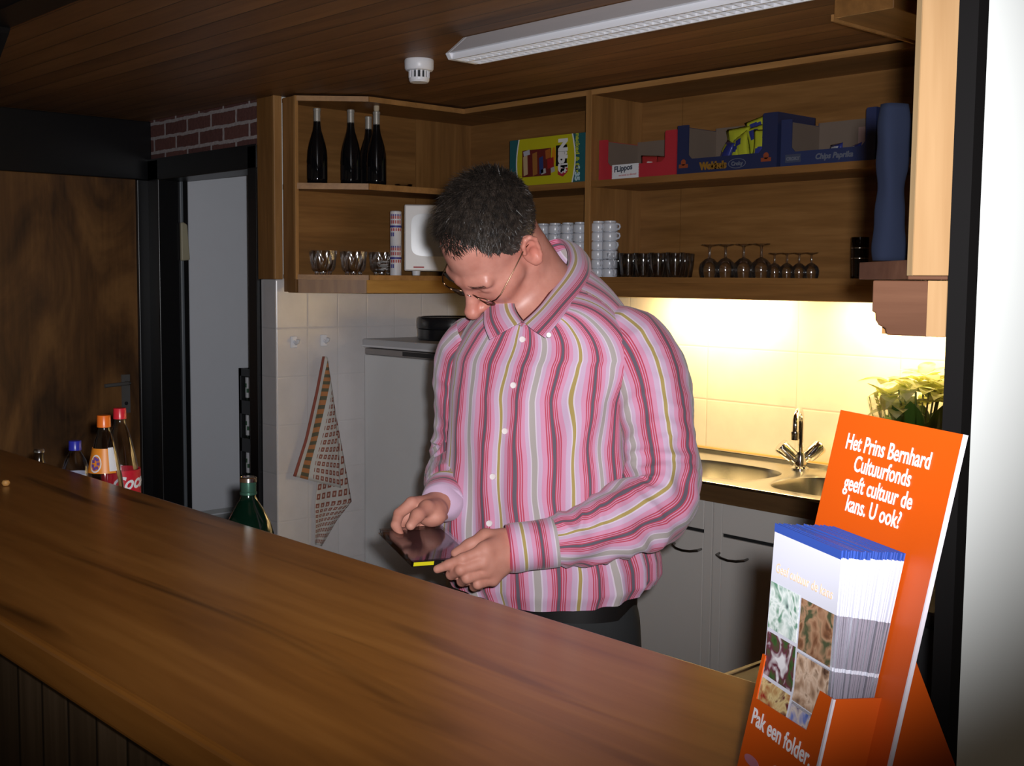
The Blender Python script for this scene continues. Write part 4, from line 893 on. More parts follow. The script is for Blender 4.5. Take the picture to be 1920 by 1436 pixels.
_m = nd(nt,'ShaderNodeMixShader',{0:.55,1:nd(nt,'ShaderNodeBsdfDiffuse',{0:_c}).outputs[0],2:nd(nt,'ShaderNodeBsdfTranslucent',{0:_c}).outputs[0]}); nt.links.new(_m.outputs[0],nt.nodes['Material Output'].inputs[0])
def leaf(m_, o, d, L, w_, droop, up=Vector((0,0,1))):
    d = Vector(d).normalized(); s = d.cross(up).normalized(); u_ = s.cross(d)
    n = 9; vs = []; fs = []
    for i in range(n+1):
        f = i/n; wd = w_*(math.sin(math.pi*min(1,f**.8))**.85)*(1 if f < .99 else 0)
        c = Vector(o)+d*L*f+Vector((0,0,-droop*f*f*L))
        for j in (-1,0,1): vs.append(c+s*wd*j+u_*(-.25*wd*abs(j)*-1))
    for i in range(n):
        for j in range(2): fs.append((i*3+j,i*3+j+1,(i+1)*3+j+1,(i+1)*3+j))
    m_.add(vs,fs)
rr = random.Random(5)
for k in range(16):
    a = 2*math.pi*k/16+rr.uniform(-.12,.12); m_ = MB(); el = .5+.5*(k%2)
    leaf(m_,(.055*math.cos(a),.055*math.sin(a),.15+.03*(k%2)),(math.cos(a)*.50,math.sin(a)*.50,el+.3),.130+rr.uniform(0,.03),.034,.12)
    m_.build('leaf', LEAF, t, smooth='all')
for k in range(18):
    a = rr.uniform(0,6.28); r = rr.uniform(.02,.09); m_ = MB(); c = (r*math.cos(a),r*math.sin(a),.27+rr.uniform(0,.10))
    for j in range(5):
        b = a+2*math.pi*j/5; leaf(m_,c,(math.cos(b),math.sin(b),rr.uniform(-.1,.9)),.075+rr.uniform(0,.03),.026,rr.uniform(0,.5))
    m_.build('bract', BRACT, t, smooth='all')
m_ = MB()
for k in range(10):
    a = 2*math.pi*k/10; m_.tube([(.02*math.cos(a),.02*math.sin(a),.12),(.04*math.cos(a),.04*math.sin(a),.22),(.06*math.cos(a),.06*math.sin(a),.33)],.003,6)
m_.build('stems', plain('green_stem',(.10,.14,.03),.5), t, smooth='all')
def foil(u, v):
    a = 2*math.pi*u; r = .082+.055*v+.012*math.sin(7*a+3*v)*v+.006*math.sin(17*a)*v; return (r*math.cos(a), r*math.sin(a), .012+.30*v+.012*math.sin(5*a)*v)
m_ = MB(); m_.grid(foil,84,10,True)
m_.build('foil_wrap', thinglass('clear_foil',(.96,.96,.93),.35,.10), t, smooth='all')

# ================================================================== leaflet stand on the bar
sO = Vector((-.439,.748,BZ+.0005)); wl = Vector((-.893,.451,0)).normalized(); upv = Vector((.096,.190,.977)).normalized(); nn_ = wl.cross(upv).normalized()
if nn_.dot(Vector((-.44,-.872,.212))) < 0: nn_ = -nn_
def SP(u, v, d): return sO+wl*u+upv*v+nn_*d
t = thing('leaflet_stand', 'orange cardboard leaflet stand with white lettering at the right end of the bar', 'leaflet stand', tuple(sO)); t0 = sO.copy()
def SPl(u, v, d): return SP(u,v,d)-t0
ORC = plain('orange_card',(.44,.058,.0012),.45,var=.02); WHC = plain('white_card_edge',(.55,.50,.55),.6)
WST, HST = .165, .349
m_ = MB(); m_.extr([SPl(0,0.0,0),SPl(WST,0.0,0),SPl(WST,HST,0),SPl(0,HST,0)], -nn_*.0026); m_.build('back_panel', ORC, t)
m_ = MB(); m_.extr([SPl(-.0016,0,0.0003),SPl(0,0,0.0003),SPl(0,HST,0.0003),SPl(-.0016,HST,0.0003)], -nn_*.0032); m_.build('cut_edge', WHC, t)
m_ = MB(); m_.extr([SPl(.05,.0,-.003),SPl(.055,.0,-.003),SPl(.055,.27,-.003),SPl(.05,.27,-.003)], -nn_*.0); 
m_ = MB(); fo = SPl(.083,.25,-.003); fb2 = fo+Vector((.44,.87,0)).normalized()*.11; fb2.z = 0; fd = SPl(.083,0.02,-.003)
m_.extr([fo,fb2,fd], wl*.002); m_.build('strut', ORC, t)
U0, U1, DP, VP_ = .024, .134, .040, .139
m_ = MB(); m_.extr([SPl(u_,v_,DP) for u_,v_ in ((U0,.004),(U1,.004),(U1,VP_),(U1-.005,VP_),(U1-.006,.103),(.049,.106),(.043,VP_),(U0,VP_))], -nn_*.0012)
pk = m_.build('pocket', ORC, t)
m_ = MB(); m_.extr([SPl(U0,0.004,0),SPl(U0,0.004,DP-.0012),SPl(U0,VP_,DP-.0012),SPl(U0,VP_+.006,0)], wl*.0012); m_.extr([SPl(U1,0.004,0),SPl(U1,0.004,DP-.0012),SPl(U1,VP_,DP-.0012),SPl(U1,VP_+.006,0)], -wl*.0012); m_.build('pocket_side', ORC, t)
m_ = MB(); m_.extr([SPl(U0-.0008,0.004,DP+.0004),SPl(U0+.0016,0.004,DP+.0004),SPl(U0+.0016,VP_,DP+.0004),SPl(U0-.0008,VP_,DP+.0004)], -nn_*.002); m_.build('pocket_fold_edge', WHC, t)
def stext(txt, u, v, d, size, mt, nm='lettering', bold=.0, sx=.82, align='CENTER'):
    ex = -wl if nn_.dot((-wl).cross(upv)) > 0 else wl
    return lettering(txt, size, mt, basis(SPl(u,v,d), ex, upv), t, nm, bold, sx, .0001, align)
WHT = plain('white_lettering',(.66,.62,.64),.5)
for i, ln in enumerate(('Het Prins Bernhard','Cultuurfonds','geeft cultuur de','kans. U ook?')):
    stext(ln, .087, .3185-.0165*i, .0004, .0185, WHT, bold=.0003, sx=.80)
stext('Pak een folder.', U1-.006, .083, DP+.0004, .0185, WHT, bold=.00035, sx=.84, align='LEFT')
m_ = MB(); c_ = SPl(.075,.058,DP+.0005); m_.extr([c_+wl*(.009*math.cos(a))+upv*(.009*math.sin(a)) for a in [k*math.pi/10 for k in range(20)]], nn_*.0004); m_.build('round_logo', plain('grey_logo',(.62,.50,.48),.5), t)
m_ = MB(); c_ = SPl(.113,.056,DP+.0005); m_.extr([c_+wl*(.012*math.cos(a))+upv*(.004*math.sin(a)) for a in [k*math.pi/10 for k in range(20)]], nn_*.0004); m_.build('small_logo', plain('mauve_logo',(.35,.12,.16),.5), t)
# leaflets
LFU0, LFU1 = .030, .131
PAP = plain('white_paper',(.50,.50,.57),.5,var=.01); BLB = plain('blue_edge',(.022,.055,.26),.45); PHD = plain('printed_edge',(.20,.18,.22),.5,var=.3); PHD2 = plain('printed_edge_pale',(.42,.34,.34),.5,var=.2)
NLF = 26
def leaflet(i):
    f = i/(NLF-1); rr = random.Random(100+i)
    d0 = .0022+.0345*f; d1 = .0040+.0520*f+rr.uniform(-.0003,.0003); v0 = .018; v1 = .2475+.006*(1-f)+rr.uniform(-.0008,.0008); du = rr.uniform(-.0012,.0012)
    th = .0011
    ov = Vector(SP(LFU0+du,v0,d0)); T = bpy.data.objects
    t = thing('leaflet', 'white leaflet with a blue top edge in the packed row in the orange stand', 'leaflet', tuple(ov), group='leaflets in the orange stand')
    vb_ = .128; a = Vector(SP(LFU0+du,v0,d0))-ov; mid = Vector(SP(LFU0+du,vb_,d0+.0004))-ov; b = Vector(SP(LFU0+du,v1,d1))-ov; W_ = wl*(LFU1-LFU0); L1 = (mid-a).length; L2 = (b-mid).length; L = L1+L2
    h1, h2 = (mid-a).normalized(), (b-mid).normalized(); nb = wl.cross(h2).normalized(); nb = nb if nb.dot(nn_) > 0 else -nb
    def P(u, v): return a+W_*u+h1*v if v <= L1 else mid+W_*u+h2*(v-L1)
    def slab(nm, va, vb, mt, u0=0.0, u1=1.0, th_=th, off=0.0):
        m_ = MB(); cuts = [va]+([L1] if va < L1 < vb else [])+[vb]
        for c0_, c1_ in zip(cuts, cuts[1:]): m_.extr([P(u0,c0_)+nb*off,P(u1,c0_)+nb*off,P(u1,c1_)+nb*off,P(u0,c1_)+nb*off], -nb*th_)
        return m_.build(nm, mt, t)
    slab('sheet', 0, L-.006, PAP); slab('blue_edge', L-.006, L, BLB)
    for nm, va, vb, mt in (('photo_edge',.143,.182,PHD),('photo_edge',.103,.140,PHD),('photo_edge',.062,.100,PHD2)):
        slab(nm, va, vb, mt, -.004, .5, th*.98)
    return t, P, L, nb, slab
for i in range(NLF-1): leaflet(i)
t, P, L, nb, slab = leaflet(NLF-1)
t['label'] = 'frontmost leaflet in the orange stand, with a grid of photos on its cover'; 
ex = -wl
def cov(nm, u0, u1, v0, v1, mt, off=.0004):
    return slab(nm, v0, v1, mt, u0, u1, .0002, off)
cov('blue_band',0,1,L-.0068,L,BLB)
def photo(name, cols, scale, seed):
    m, nt, bs = nodes(name); tc = nd(nt,'ShaderNodeTexCoord').outputs['Object']
    mp = nd(nt,'ShaderNodeMapping',{'Vector':tc,'Location':(seed*3.1,seed*1.7,seed*2.3)}).outputs[0]
    n = nd(nt,'ShaderNodeTexNoise',{'Vector':mp,'Scale':scale,'Detail':2.5,'Distortion':1.6}).outputs[0]
    n2 = nd(nt,'ShaderNodeTexVoronoi',{'Vector':mp,'Scale':scale*1.4}).outputs[0]
    set_(nt, bs, col=ramp(nt, ma(nt,'MULTIPLY_ADD',n2,.35,ma(nt,'MULTIPLY',n,.75)), [(.30+.42*k/(len(cols)-1),c) for k,c in enumerate(cols)]), rough=.4); return m
PH = [('dancers',((.05,.07,.08),(.30,.40,.36),(.62,.66,.64),(.10,.22,.15))),('brown_scene',((.03,.02,.015),(.14,.06,.03),(.30,.17,.10),(.05,.06,.03))),
      ('green_scene',((.01,.02,.01),(.03,.08,.02),(.10,.02,.04),(.60,.58,.60))),('portrait',((.06,.03,.02),(.32,.20,.13),(.55,.40,.30),(.10,.05,.02))),
      ('red_scene',((.22,.01,.01),(.36,.20,.08),(.55,.42,.20),(.10,.02,.02))),('blue_scene',((.05,.09,.28),(.14,.18,.42),(.50,.42,.38),(.06,.05,.14)))]
cells = [(.53,.985,.145,.183),(.03,.50,.142,.182),(.53,.985,.106,.142),(.03,.50,.101,.139),(.53,.985,.066,.103),(.03,.50,.060,.098)]
ex_u = 1
for k, ((nm, cs), (u0,u1,v0,v1)) in enumerate(zip(PH, cells)): cov('photo_'+nm, u0, u1, v0, v1, photo(nm, cs, 55.0, k))
exv = -wl; hn_ = (P(0,L)-P(0,0)).normalized()
lettering('Geef cultuur de kans', .0112, plain('apricot_lettering',(.66,.45,.30),.5), basis(P(.5,.192)+nb*.0005, exv, hn_), t, 'lettering', 0.0, .92, .0001)

# ================================================================== the man
AH = Vector((math.cos(_y), math.sin(_y), 0)); BH = Vector((math.sin(_y), -math.cos(_y), 0)); ZH = Vector((0,0,1))   # right / towards viewer / up, about him
def av(a, z, b): return AH*a+ZH*z+BH*b
class SDF:
    def __init__(s): s.p = []
    def cone(s, a, b, ra, rb, k=.01, sub=False): s.p.append(('c', np.array(a,float), np.array(b,float), ra, rb, k, sub))
    def chain(s, pts, rad, k=.01):
        for i in range(len(pts)-1): s.cone(pts[i], pts[i+1], rad[i], rad[i+1], k)
    def ell(s, c, r, M=None, k=.01, sub=False): s.p.append(('e', np.array(c,float), np.array(r,float), np.eye(3) if M is None else np.array(M,float), None, k, sub))
    def one(s, q, P):
        if q[0] == 'c':
            a, b, ra, rb = q[1:5]; ab = b-a; L = ab@ab+1e-12; t = np.clip(((P-a)@ab)/L, 0, 1)
            return np.linalg.norm(P-(a+t[:,None]*ab), axis=1)-(ra+(rb-ra)*t)
        L = (P-q[1])@q[3]; r = q[2]; k0 = np.linalg.norm(L/r, axis=1); k1 = np.linalg.norm(L/(r*r), axis=1)+1e-9
        return k0*(k0-1)/k1
    def __call__(s, P, idx=None):
        d = None
        for i in (range(len(s.p)) if idx is None else idx):
            q = s.p[i]; e = s.one(q, P); k = q[5]
            if d is None: d = e; continue
            if q[6]:
                h = np.clip(.5-.5*(d+e)/k, 0, 1); d = d*(1-h)-e*h+k*h*(1-h)
            else:
                h = np.clip(.5+.5*(e-d)/k, 0, 1); d = e*(1-h)+d*h-k*h*(1-h)
        return d
    def mesh(s, h, B=12, keep=None):
        lo = np.full(3, 1e9); hi = np.full(3, -1e9)
        for q in s.p:
            if q[6]: continue
            for c, r in (((q[1],q[3]),(q[2],q[4])) if q[0] == 'c' else ((q[1],q[2].max()),)): lo = np.minimum(lo, c-r); hi = np.maximum(hi, c+r)
        lo -= 3*h; hi += 3*h; nb = np.ceil((hi-lo)/(B*h)).astype(int); N = nb*B+2
        I = np.stack(np.meshgrid(*[np.arange(n) for n in nb], indexing='ij'), -1).reshape(-1,3)
        C = lo+(I+.5)*B*h; D = np.stack([s.one(q, C) for q in s.p]); rad = B*h*.9
        pos = np.array([not q[6] for q in s.p]); mn = D[pos].min(0); sel = np.where(np.abs(s(C)) < rad+.02)[0]
        g = np.arange(B+1); G = np.stack(np.meshgrid(g,g,g,indexing='ij'),-1).reshape(-1,3)
        off = np.array([(i,j,k) for i in (0,1) for j in (0,1) for k in (0,1)]); ed = [(a,b) for a in range(8) for b in range(a+1,8) if np.abs(off[a]-off[b]).sum() == 1]
        keys = []; verts = []; quads = []
        for b in sel:
            idx = [i for i, q in enumerate(s.p) if (D[i,b] < mn[b]+2*rad+q[5] if not q[6] else D[i,b] < rad+q[5]+.01)]
            if not idx or s.p[idx[0]][6]: continue
            base = I[b]*B; v = s(lo+(base+G)*h, idx).reshape(B+1,B+1,B+1); S = v < 0
            if S.all() or not S.any(): continue
            cn = np.stack([S[i:i+B,j:j+B,k:k+B] for i,j,k in off],-1); act = cn.any(-1)&~cn.all(-1); ci = np.argwhere(act)
            if len(ci):
                cv = np.stack([v[ci[:,0]+i,ci[:,1]+j,ci[:,2]+k] for i,j,k in off],1); acc = np.zeros((len(ci),3)); cnt = np.zeros(len(ci))
                for a, c in ed:
                    va, vc = cv[:,a], cv[:,c]; m = (va < 0) != (vc < 0); t = np.where(m, va/(va-vc+1e-20), 0)
                    acc += np.where(m[:,None], off[a]+t[:,None]*(off[c]-off[a]), 0); cnt += m
                verts.append(lo+(base+ci+acc/cnt[:,None])*h); q = base+ci; keys.append((q[:,0]*N[1]+q[:,1])*N[2]+q[:,2])
            for ax in range(3):
                sl0 = [slice(0,B)]*3; sl1 = list(sl0); sl1[ax] = slice(1,B+1); e0 = S[tuple(sl0)]; e1 = S[tuple(sl1)]; ee = np.argwhere(e0 != e1)
                if not len(ee): continue
                fl = e0[ee[:,0],ee[:,1],ee[:,2]]; q = base+ee; u, w_ = np.zeros(3,int), np.zeros(3,int); u[(ax+1)%3] = 1; w_[(ax+2)%3] = 1
                kk = np.stack([((q-o)[:,0]*N[1]+(q-o)[:,1])*N[2]+(q-o)[:,2] for o in (0*u, u, u+w_, w_)],1); kk[~fl] = kk[~fl][:,::-1]; quads.append(kk)
        K = np.concatenate(keys); V = np.concatenate(verts); Q = np.concatenate(quads); o = np.argsort(K); Ks = K[o]
        j = np.clip(np.searchsorted(Ks, Q), 0, len(Ks)-1); ok = (Ks[j] == Q).all(1); return V, o[j[ok]]
def np_object(name, V, F, mats, parent, attrs=None):
    me = bpy.data.meshes.new(name); me.vertices.add(len(V)); me.vertices.foreach_set('co', np.asarray(V,np.float32).ravel())
    F = np.asarray(F); n = F.shape[1]; me.loops.add(F.size); me.loops.foreach_set('vertex_index', F.ravel().astype(np.int32)); me.polygons.add(len(F))
    me.polygons.foreach_set('loop_start', np.arange(0,F.size,n,dtype=np.int32)); me.update(calc_edges=True); me.validate()
    for k, a in (attrs or {}).items(): me.attributes.new(k,'FLOAT','POINT').data.foreach_set('value', np.asarray(a,np.float32))
    me.materials.append(mats); me.polygons.foreach_set('use_smooth', [True]*len(me.polygons))
    o = bpy.data.objects.new(name, me); COL.objects.link(o); o.parent = parent; return o

TA = R(27)                                                       # chest turned a little to the viewer's left
TN = av(-math.sin(TA), 0, math.cos(TA)); TL_ = av(math.cos(TA), 0, math.sin(TA))   # chest normal, his left
TC = at(1018, 800, 2.27)
man = thing('person', 'man in a pink striped shirt and glasses looking down at a disc case', 'person', (TC.x, TC.y, 0))
MO = Vector((TC.x, TC.y, 0))
def A3(px, py, d): return np.array(at(px, py, d)-MO)
# ---- head frame
HC = at(926, 457, 2.20)-MO
hf = av(-.475,-.851,.235).normalized(); he = av(.722,-.233,.651); he = (he-hf*he.dot(hf)).normalized(); hu = he.cross(hf).normalized()
if hu.dot(av(-.47,.51,.73)) < 0: hu = -hu
HM = np.array([list(he), list(hf), list(hu)]).T                  # columns
def H(x, y, z): return np.array(HC)+HM@np.array((x,y,z))
b = SDF()
b.ell(H(0,-.012,.042), (.0765,.098,.086), HM, .02)
b.ell(H(0,.036,-.022), (.062,.064,.080), HM, .03)
b.ell(H(0,.038,-.075), (.052,.054,.042), HM, .025)
b.cone(H(-.010,.084,-.102), H(.010,.084,-.102), .016, .016, .025)
for s in (-1,1):
    b.cone(H(s*.056,-.002,-.055), H(s*.022,.078,-.100), .016, .015, .03)          # jaw line
    b.cone(H(s*.044,.066,-.030), H(s*.060,.035,-.022), .020, .016, .025)          # cheekbone
    b.cone(H(s*.012,.0915,.016), H(s*.046,.080,.015), .011, .010, .014)           # brow
    b.ell(H(s*.034,.112,-.006), (.020,.018,.014), HM, .012, True)                 # eye socket
    b.ell(H(s*.032,.0785,-.004), (.0150,.0145,.0125), HM, .004)                   # lowered lid over the eye
    b.cone(H(s*.020,.0915,-.0085), H(s*.043,.0845,-.0085), .0028, .0024, .003)    # lash edge
b.cone(H(0,.094,.010), H(0,.112,-.028), .0085, .0100, .010)
b.cone(H(0,.112,-.028), H(0,.1235,-.041), .0110, .0165, .008)
for s in (-1,1):
    b.ell(H(s*.0135,.109,-.044), (.0090,.0105,.0080), HM, .006)
    b.ell(H(s*.0068,.1145,-.0535), (.0038,.0060,.0030), HM, .003, True)
    b.cone(H(s*.016,.098,-.050), H(s*.030,.088,-.074), .004, .004, .012)
b.ell(H(0,.090,-.073), (.030,.013,.020), HM, .015)
b.cone(H(-.021,.095,-.0725), H(.021,.095,-.0725), .0050, .0050, .004); b.cone(H(0,.1005,-.0715), H(0,.1005,-.0715), .0045, .0045, .006)
b.cone(H(-.018,.0955,-.0835), H(.018,.0955,-.0835), .0058, .0058, .004)
b.cone(H(-.024,.103,-.0780), H(.024,.103,-.0780), .0022, .0022, .003, True)
for s in (-1,1):                                                                  # ears
    ex = np.array(he)*s; fwd = np.array(hf); upw = np.array(hu)
    n_ = ex*.88+fwd*.28+upw*.10; n_ /= np.linalg.norm(n_); u_ = upw*.97-fwd*.26; u_ -= n_*(u_@n_); u_ /= np.linalg.norm(u_); t_ = np.cross(n_, u_); ME = np.stack([t_, u_, n_],1)
    c = H(s*.0840,-.012,-.006); E3 = lambda x, y, z: c+ME@np.array((x*s,y,z))
    b.ell(c-n_*.003, (.0195,.033,.0075), ME, .006)
    ring = [E3(.0165*math.cos(a)*(1 if math.sin(a) > 0 else .75)-.0, .030*math.sin(a), .0035) for a in [R(q) for q in (-70,-35,0,35,70,105,140,170)]]
    ring2 = [E3(-.0165*math.cos(a)*(1 if math.sin(a) > 0 else .75), .030*math.sin(a), .0035) for a in [R(q) for q in (-70,-35,0,35,70,105,140,170)]]
    b.chain(ring if s < 0 else ring2, [.0042]*8, .003)
    b.ell(c+n_*.006+u_*(-.003), (.0085,.0125,.0070), ME, .004, True); b.ell(c+n_*.0065+u_*.016, (.008,.0065,.0045), ME, .004, True)
    b.ell(c-u_*.027+n_*.001, (.0095,.009,.0055), ME, .006)
# ---- neck, trunk, arms
NB = A3(1048,585,2.33)
b.cone(H(0,-.030,-.030), NB, .058, .062, .03)
b.cone(NB, NB+np.array((0,0,-.05)), .07, .08, .05)
SL, SR = A3(1196,660,2.21), A3(885,668,2.36); EL, WL = A3(1238,938,2.12), A3(972,1027,2.045); ER, WR = A3(846,868,2.43), A3(828,945,2.215)
ch = np.array(TC-MO); tn, tl = np.array(TN), np.array(TL_); z_ = np.array((0,0,1.0))
MT = np.stack([tl, tn, z_],1)
b.ell(ch+z_*.06, (.150,.095,.20), MT, .05); b.ell(ch-z_*.20, (.155,.105,.20), MT, .08); b.ell(ch-z_*.40, (.160,.11,.10), MT, .06)
b.cone(SL, SR, .050, .050, .05)
b.chain([SL, SL*.45+EL*.55, EL], [.050,.044,.036], .02); b.chain([EL, A3(1150,988,2.08), WL], [.036,.036,.027], .02)
b.chain([SR, SR*.45+ER*.55, ER], [.050,.044,.036], .02); b.chain([ER, ER*.6+WR*.4, WR], [.038,.036,.027], .02)
# ---- his left hand (back of the hand to the viewer, holding the near corner)
mcp = [A3(910,1032,2.005), A3(906,1054,2.000), A3(912,1072,2.008), A3(924,1086,2.020)]
for q, r in zip(mcp, (.0125,.0128,.0122,.0108)): b.cone(WL, q, .021, r, .014)
b.cone(mcp[0], mcp[3], .0125, .0105, .008)
b.chain([mcp[0], A3(868,1048,1.990), A3(841,1059,1.995), A3(820,1067,2.000)], [.0118,.0098,.0086,.0072], .004)
b.chain([mcp[1], A3(864,1068,1.985), A3(846,1077,2.010), A3(858,1079,2.035)], [.0120,.0102,.0090,.0078], .003)
b.chain([mcp[2], A3(876,1083,1.990), A3(866,1090,2.015), A3(880,1090,2.040)], [.0115,.0098,.0086,.0075], .003)
b.chain([mcp[3], A3(896,1095,2.000), A3(889,1100,2.020), A3(900,1099,2.042)], [.0102,.0086,.0076,.0068], .003)
b.chain([A3(950,1010,2.045), A3(910,1006,2.040), A3(880,1023,2.042), A3(854,1037,2.045)], [.0175,.0128,.0108,.0082], .008)
b.cone(A3(945,1012,2.04), mcp[0], .016, .013, .012)
# ---- his right hand (thumb on top of the far edge, fingers below)
b.cone(WR, A3(806,962,2.160), .025, .024, .014); b.ell(A3(816,968,2.150), (.020,.020,.016), np.eye(3), .012)
mc2 = [A3(772,944,2.150), A3(772,958,2.168), A3(782,970,2.180), A3(798,980,2.186)]
for q, r in zip(mc2, (.0125,.0128,.0122,.0105)): b.cone(WR, q, .020, r, .013)
b.chain([mc2[0], A3(748,963,2.135), A3(742,984,2.118), A3(750,1003,2.105)], [.0120,.0098,.0088,.0074], .003)
b.chain([mc2[1], A3(752,982,2.155), A3(752,1004,2.135), A3(766,1018,2.112)], [.0120,.0100,.0090,.0076], .003)
b.chain([mc2[2], A3(766,1000,2.160), A3(774,1020,2.130), A3(790,1026,2.105)], [.0116,.0098,.0088,.0075], .003)
b.chain([mc2[3], A3(788,1010,2.165), A3(796,1024,2.140), A3(810,1028,2.118)], [.0102,.0086,.0076,.0068], .003)
b.chain([A3(820,956,2.165), A3(800,952,2.135), A3(783,966,2.105), A3(770,985,2.084)], [.0180,.0130,.0112,.0086], .008)
V, F = b.mesh(.0023)
L = (V-np.array(HC))@HM                                                            # head-local coordinates for skin tone
def blob(c, r): return np.exp(-(((L-np.array(c))/np.array(r))**2).sum(1))
red = .9*blob((0,.118,-.042),(.018,.02,.018))+.45*(blob((.048,.06,-.04),(.028,.03,.026))+blob((-.048,.06,-.04),(.028,.03,.026)))+.6*(blob((.085,-.015,-.005),(.02,.03,.04))+blob((-.085,-.015,-.005),(.02,.03,.04)))+.9*(blob((0,.1,-.0715),(.022,.012,.005))+blob((0,.1,-.0835),(.020,.012,.0055)))
stub = np.clip(blob((0,.07,-.095),(.06,.06,.035))+.5*blob((0,.09,-.06),(.03,.02,.010))-.6*(blob((0,.1,-.0775),(.026,.02,.012))),0,1)
hand = (L[:,2]*0+ (V[:,2] < 1.25)).astype(float)
def skinmat():
    m, nt, bs = nodes('skin'); at_ = lambda n: nd(nt,'ShaderNodeAttribute',attribute_name=n).outputs['Fac']
    tc = nd(nt,'ShaderNodeTexCoord').outputs['Object']
    n1 = nd(nt,'ShaderNodeTexNoise',{'Vector':tc,'Scale':38.0,'Detail':5.0}).outputs[0]; n2 = nd(nt,'ShaderNodeTexNoise',{'Vector':tc,'Scale':500.0,'Detail':2.0}).outputs[0]
    c = ramp(nt,n1,[(.3,(.41,.165,.122)),(.7,(.50,.228,.175))])
    c = mix(nt, ma(nt,'MULTIPLY',at_('redness'),.65,clamp=True), c, (.52,.125,.085)); c = mix(nt, ma(nt,'MULTIPLY',at_('stubble'),.38,clamp=True), c, (.22,.135,.11)); c = mix(nt, ma(nt,'MULTIPLY',at_('hand'),.35), c, (.36,.15,.095))
    set_(nt, bs, col=c, rough=ma(nt,'MULTIPLY_ADD',at_('hand'),.18,.44), spec=.42, sss=.12, nrm=bump(nt, ma(nt,'MULTIPLY_ADD',n1,.5,n2), .12, .0008)); bs.inputs['Subsurface Radius'].default_value = (.008,.003,.0015); return m
body = np_object('body', V, F, skinmat(), man, {'redness':red,'stubble':stub,'hand':hand})
# ---- hair: a close cap plus short locks
hc, hr = np.array((0,-.018,.043)), np.array((.0805,.1015,.0880))
def hairline(x, y):       # lowest z of the hair at head-local x, y
    ax = np.abs(x); front = .074+.30*np.clip(y-.045,0,1)+.026*np.clip((ax-.014)/.018,0,1)*np.clip((.062-ax)/.018,0,1); side = .012+.55*np.clip(y-.000,0,1)
    t = np.clip((y-.018)/.030,0,1); z = side*(1-t)+front*t
    return np.where(y < -.012, np.maximum(-.078, .012-2.6*(-.012-y)), z)
capm_ = MB()
NU, NV = 96, 60; vs = []
for j in range(NV+1):
    for i in range(NU):
        th = math.pi*j/NV; ph = 2*math.pi*i/NU; p = hc+hr*np.array((math.sin(th)*math.cos(ph), math.sin(th)*math.sin(ph), math.cos(th))); vs.append(p)
vs = np.array(vs); okv = vs[:,2] > hairline(vs[:,0], vs[:,1])-.002
fs = [(j*NU+i, j*NU+(i+1)%NU, (j+1)*NU+(i+1)%NU, (j+1)*NU+i) for j in range(NV) for i in range(NU)]; fs = [f for f in fs if sum(okv[k] for k in f) >= 3]
rs = np.random.RandomState(4); SV = []; SF = []
n = 0
while n < 15000:
    d = rs.normal(size=3); d /= np.linalg.norm(d); p = hc+hr*d*.985
    z0 = hairline(p[0:1],p[1:2])[0]
    if p[2] < z0+rs.uniform(-.004,.010): continue
    nr = d/hr; nr /= np.linalg.norm(nr); top = np.clip((p[2]-.05)/.06,0,1)
    comb = np.array((p[0]*3.0+.25, (.30 if p[1] > .03 else .55) if p[2] > .05 else -.25, -.55 if p[2] < .06 else .10)); comb -= nr*(comb@nr); comb = comb/(np.linalg.norm(comb)+1e-6)+rs.normal(size=3)*.32
    L0 = (.009+.024*top)*rs.uniform(.7,1.25)*(1-.35*np.clip((p[1]-.03)/.05,0,1)); lift = .30+.42*top
    dr0 = nr*lift+comb*.8; dr0 /= np.linalg.norm(dr0); sd = np.cross(dr0,nr+rs.normal(size=3)*.3); sd /= np.linalg.norm(sd)+1e-9; w0 = rs.uniform(.0006,.0012)
    o = len(SV)
    for q in range(4):
        f = q/3; c = p+dr0*L0*f-nr*L0*.40*f*f*lift+np.array((0,0,0)); w_ = w0*(1-f*.85); SV += [c-sd*w_, c+sd*w_]
    SF += [(o+2*q,o+2*q+1,o+2*q+3,o+2*q+2) for q in range(3)]; n += 1
for s in (-1,1):      # brows
    for _ in range(150):
        x = s*rs.uniform(.012,.048); p = np.array((x,.0990-.0052*((abs(x)-.02)/.02)**2 if abs(x) > .02 else .0995,.019-.10*max(0,abs(x)-.035)+rs.uniform(-.003,.003))); d = np.array((s*.9,.12,rs.uniform(-.1,.35))); o = len(SV); L0 = .009
        for q in range(2): SV += [p+d*L0*q+np.array((0,0,-.0005)), p+d*L0*q+np.array((0,0,.0005))]
        SF.append((o,o+1,o+3,o+2))
AV = np.concatenate([vs, np.array(SV)]); AF = np.array(fs+[tuple(k+len(vs) for k in f) for f in SF])
def hairmat():
    m, nt, bs = nodes('dark_hair'); tc = nd(nt,'ShaderNodeTexCoord').outputs['Object']; n1 = nd(nt,'ShaderNodeTexNoise',{'Vector':tc,'Scale':90.0,'Detail':3.0}).outputs[0]
    g = nd(nt,'ShaderNodeAttribute',attribute_name='greying').outputs['Fac']
    c = ramp(nt,n1,[(.35,(.010,.008,.007)),(.62,(.030,.022,.017)),(.8,(.06,.048,.04))]); c = mix(nt, ma(nt,'MULTIPLY',g,.35), c, (.10,.08,.07))
    set_(nt, bs, col=c, rough=.45, spec=.30); return m
grey = np.clip((.05-AV[:,2])/.05,0,1)*np.clip((AV[:,1]+.06)/.06,0,1)
hair = np_object('hair', np.array(HC)+AV@HM.T, AF, hairmat(), man, {'greying':grey})
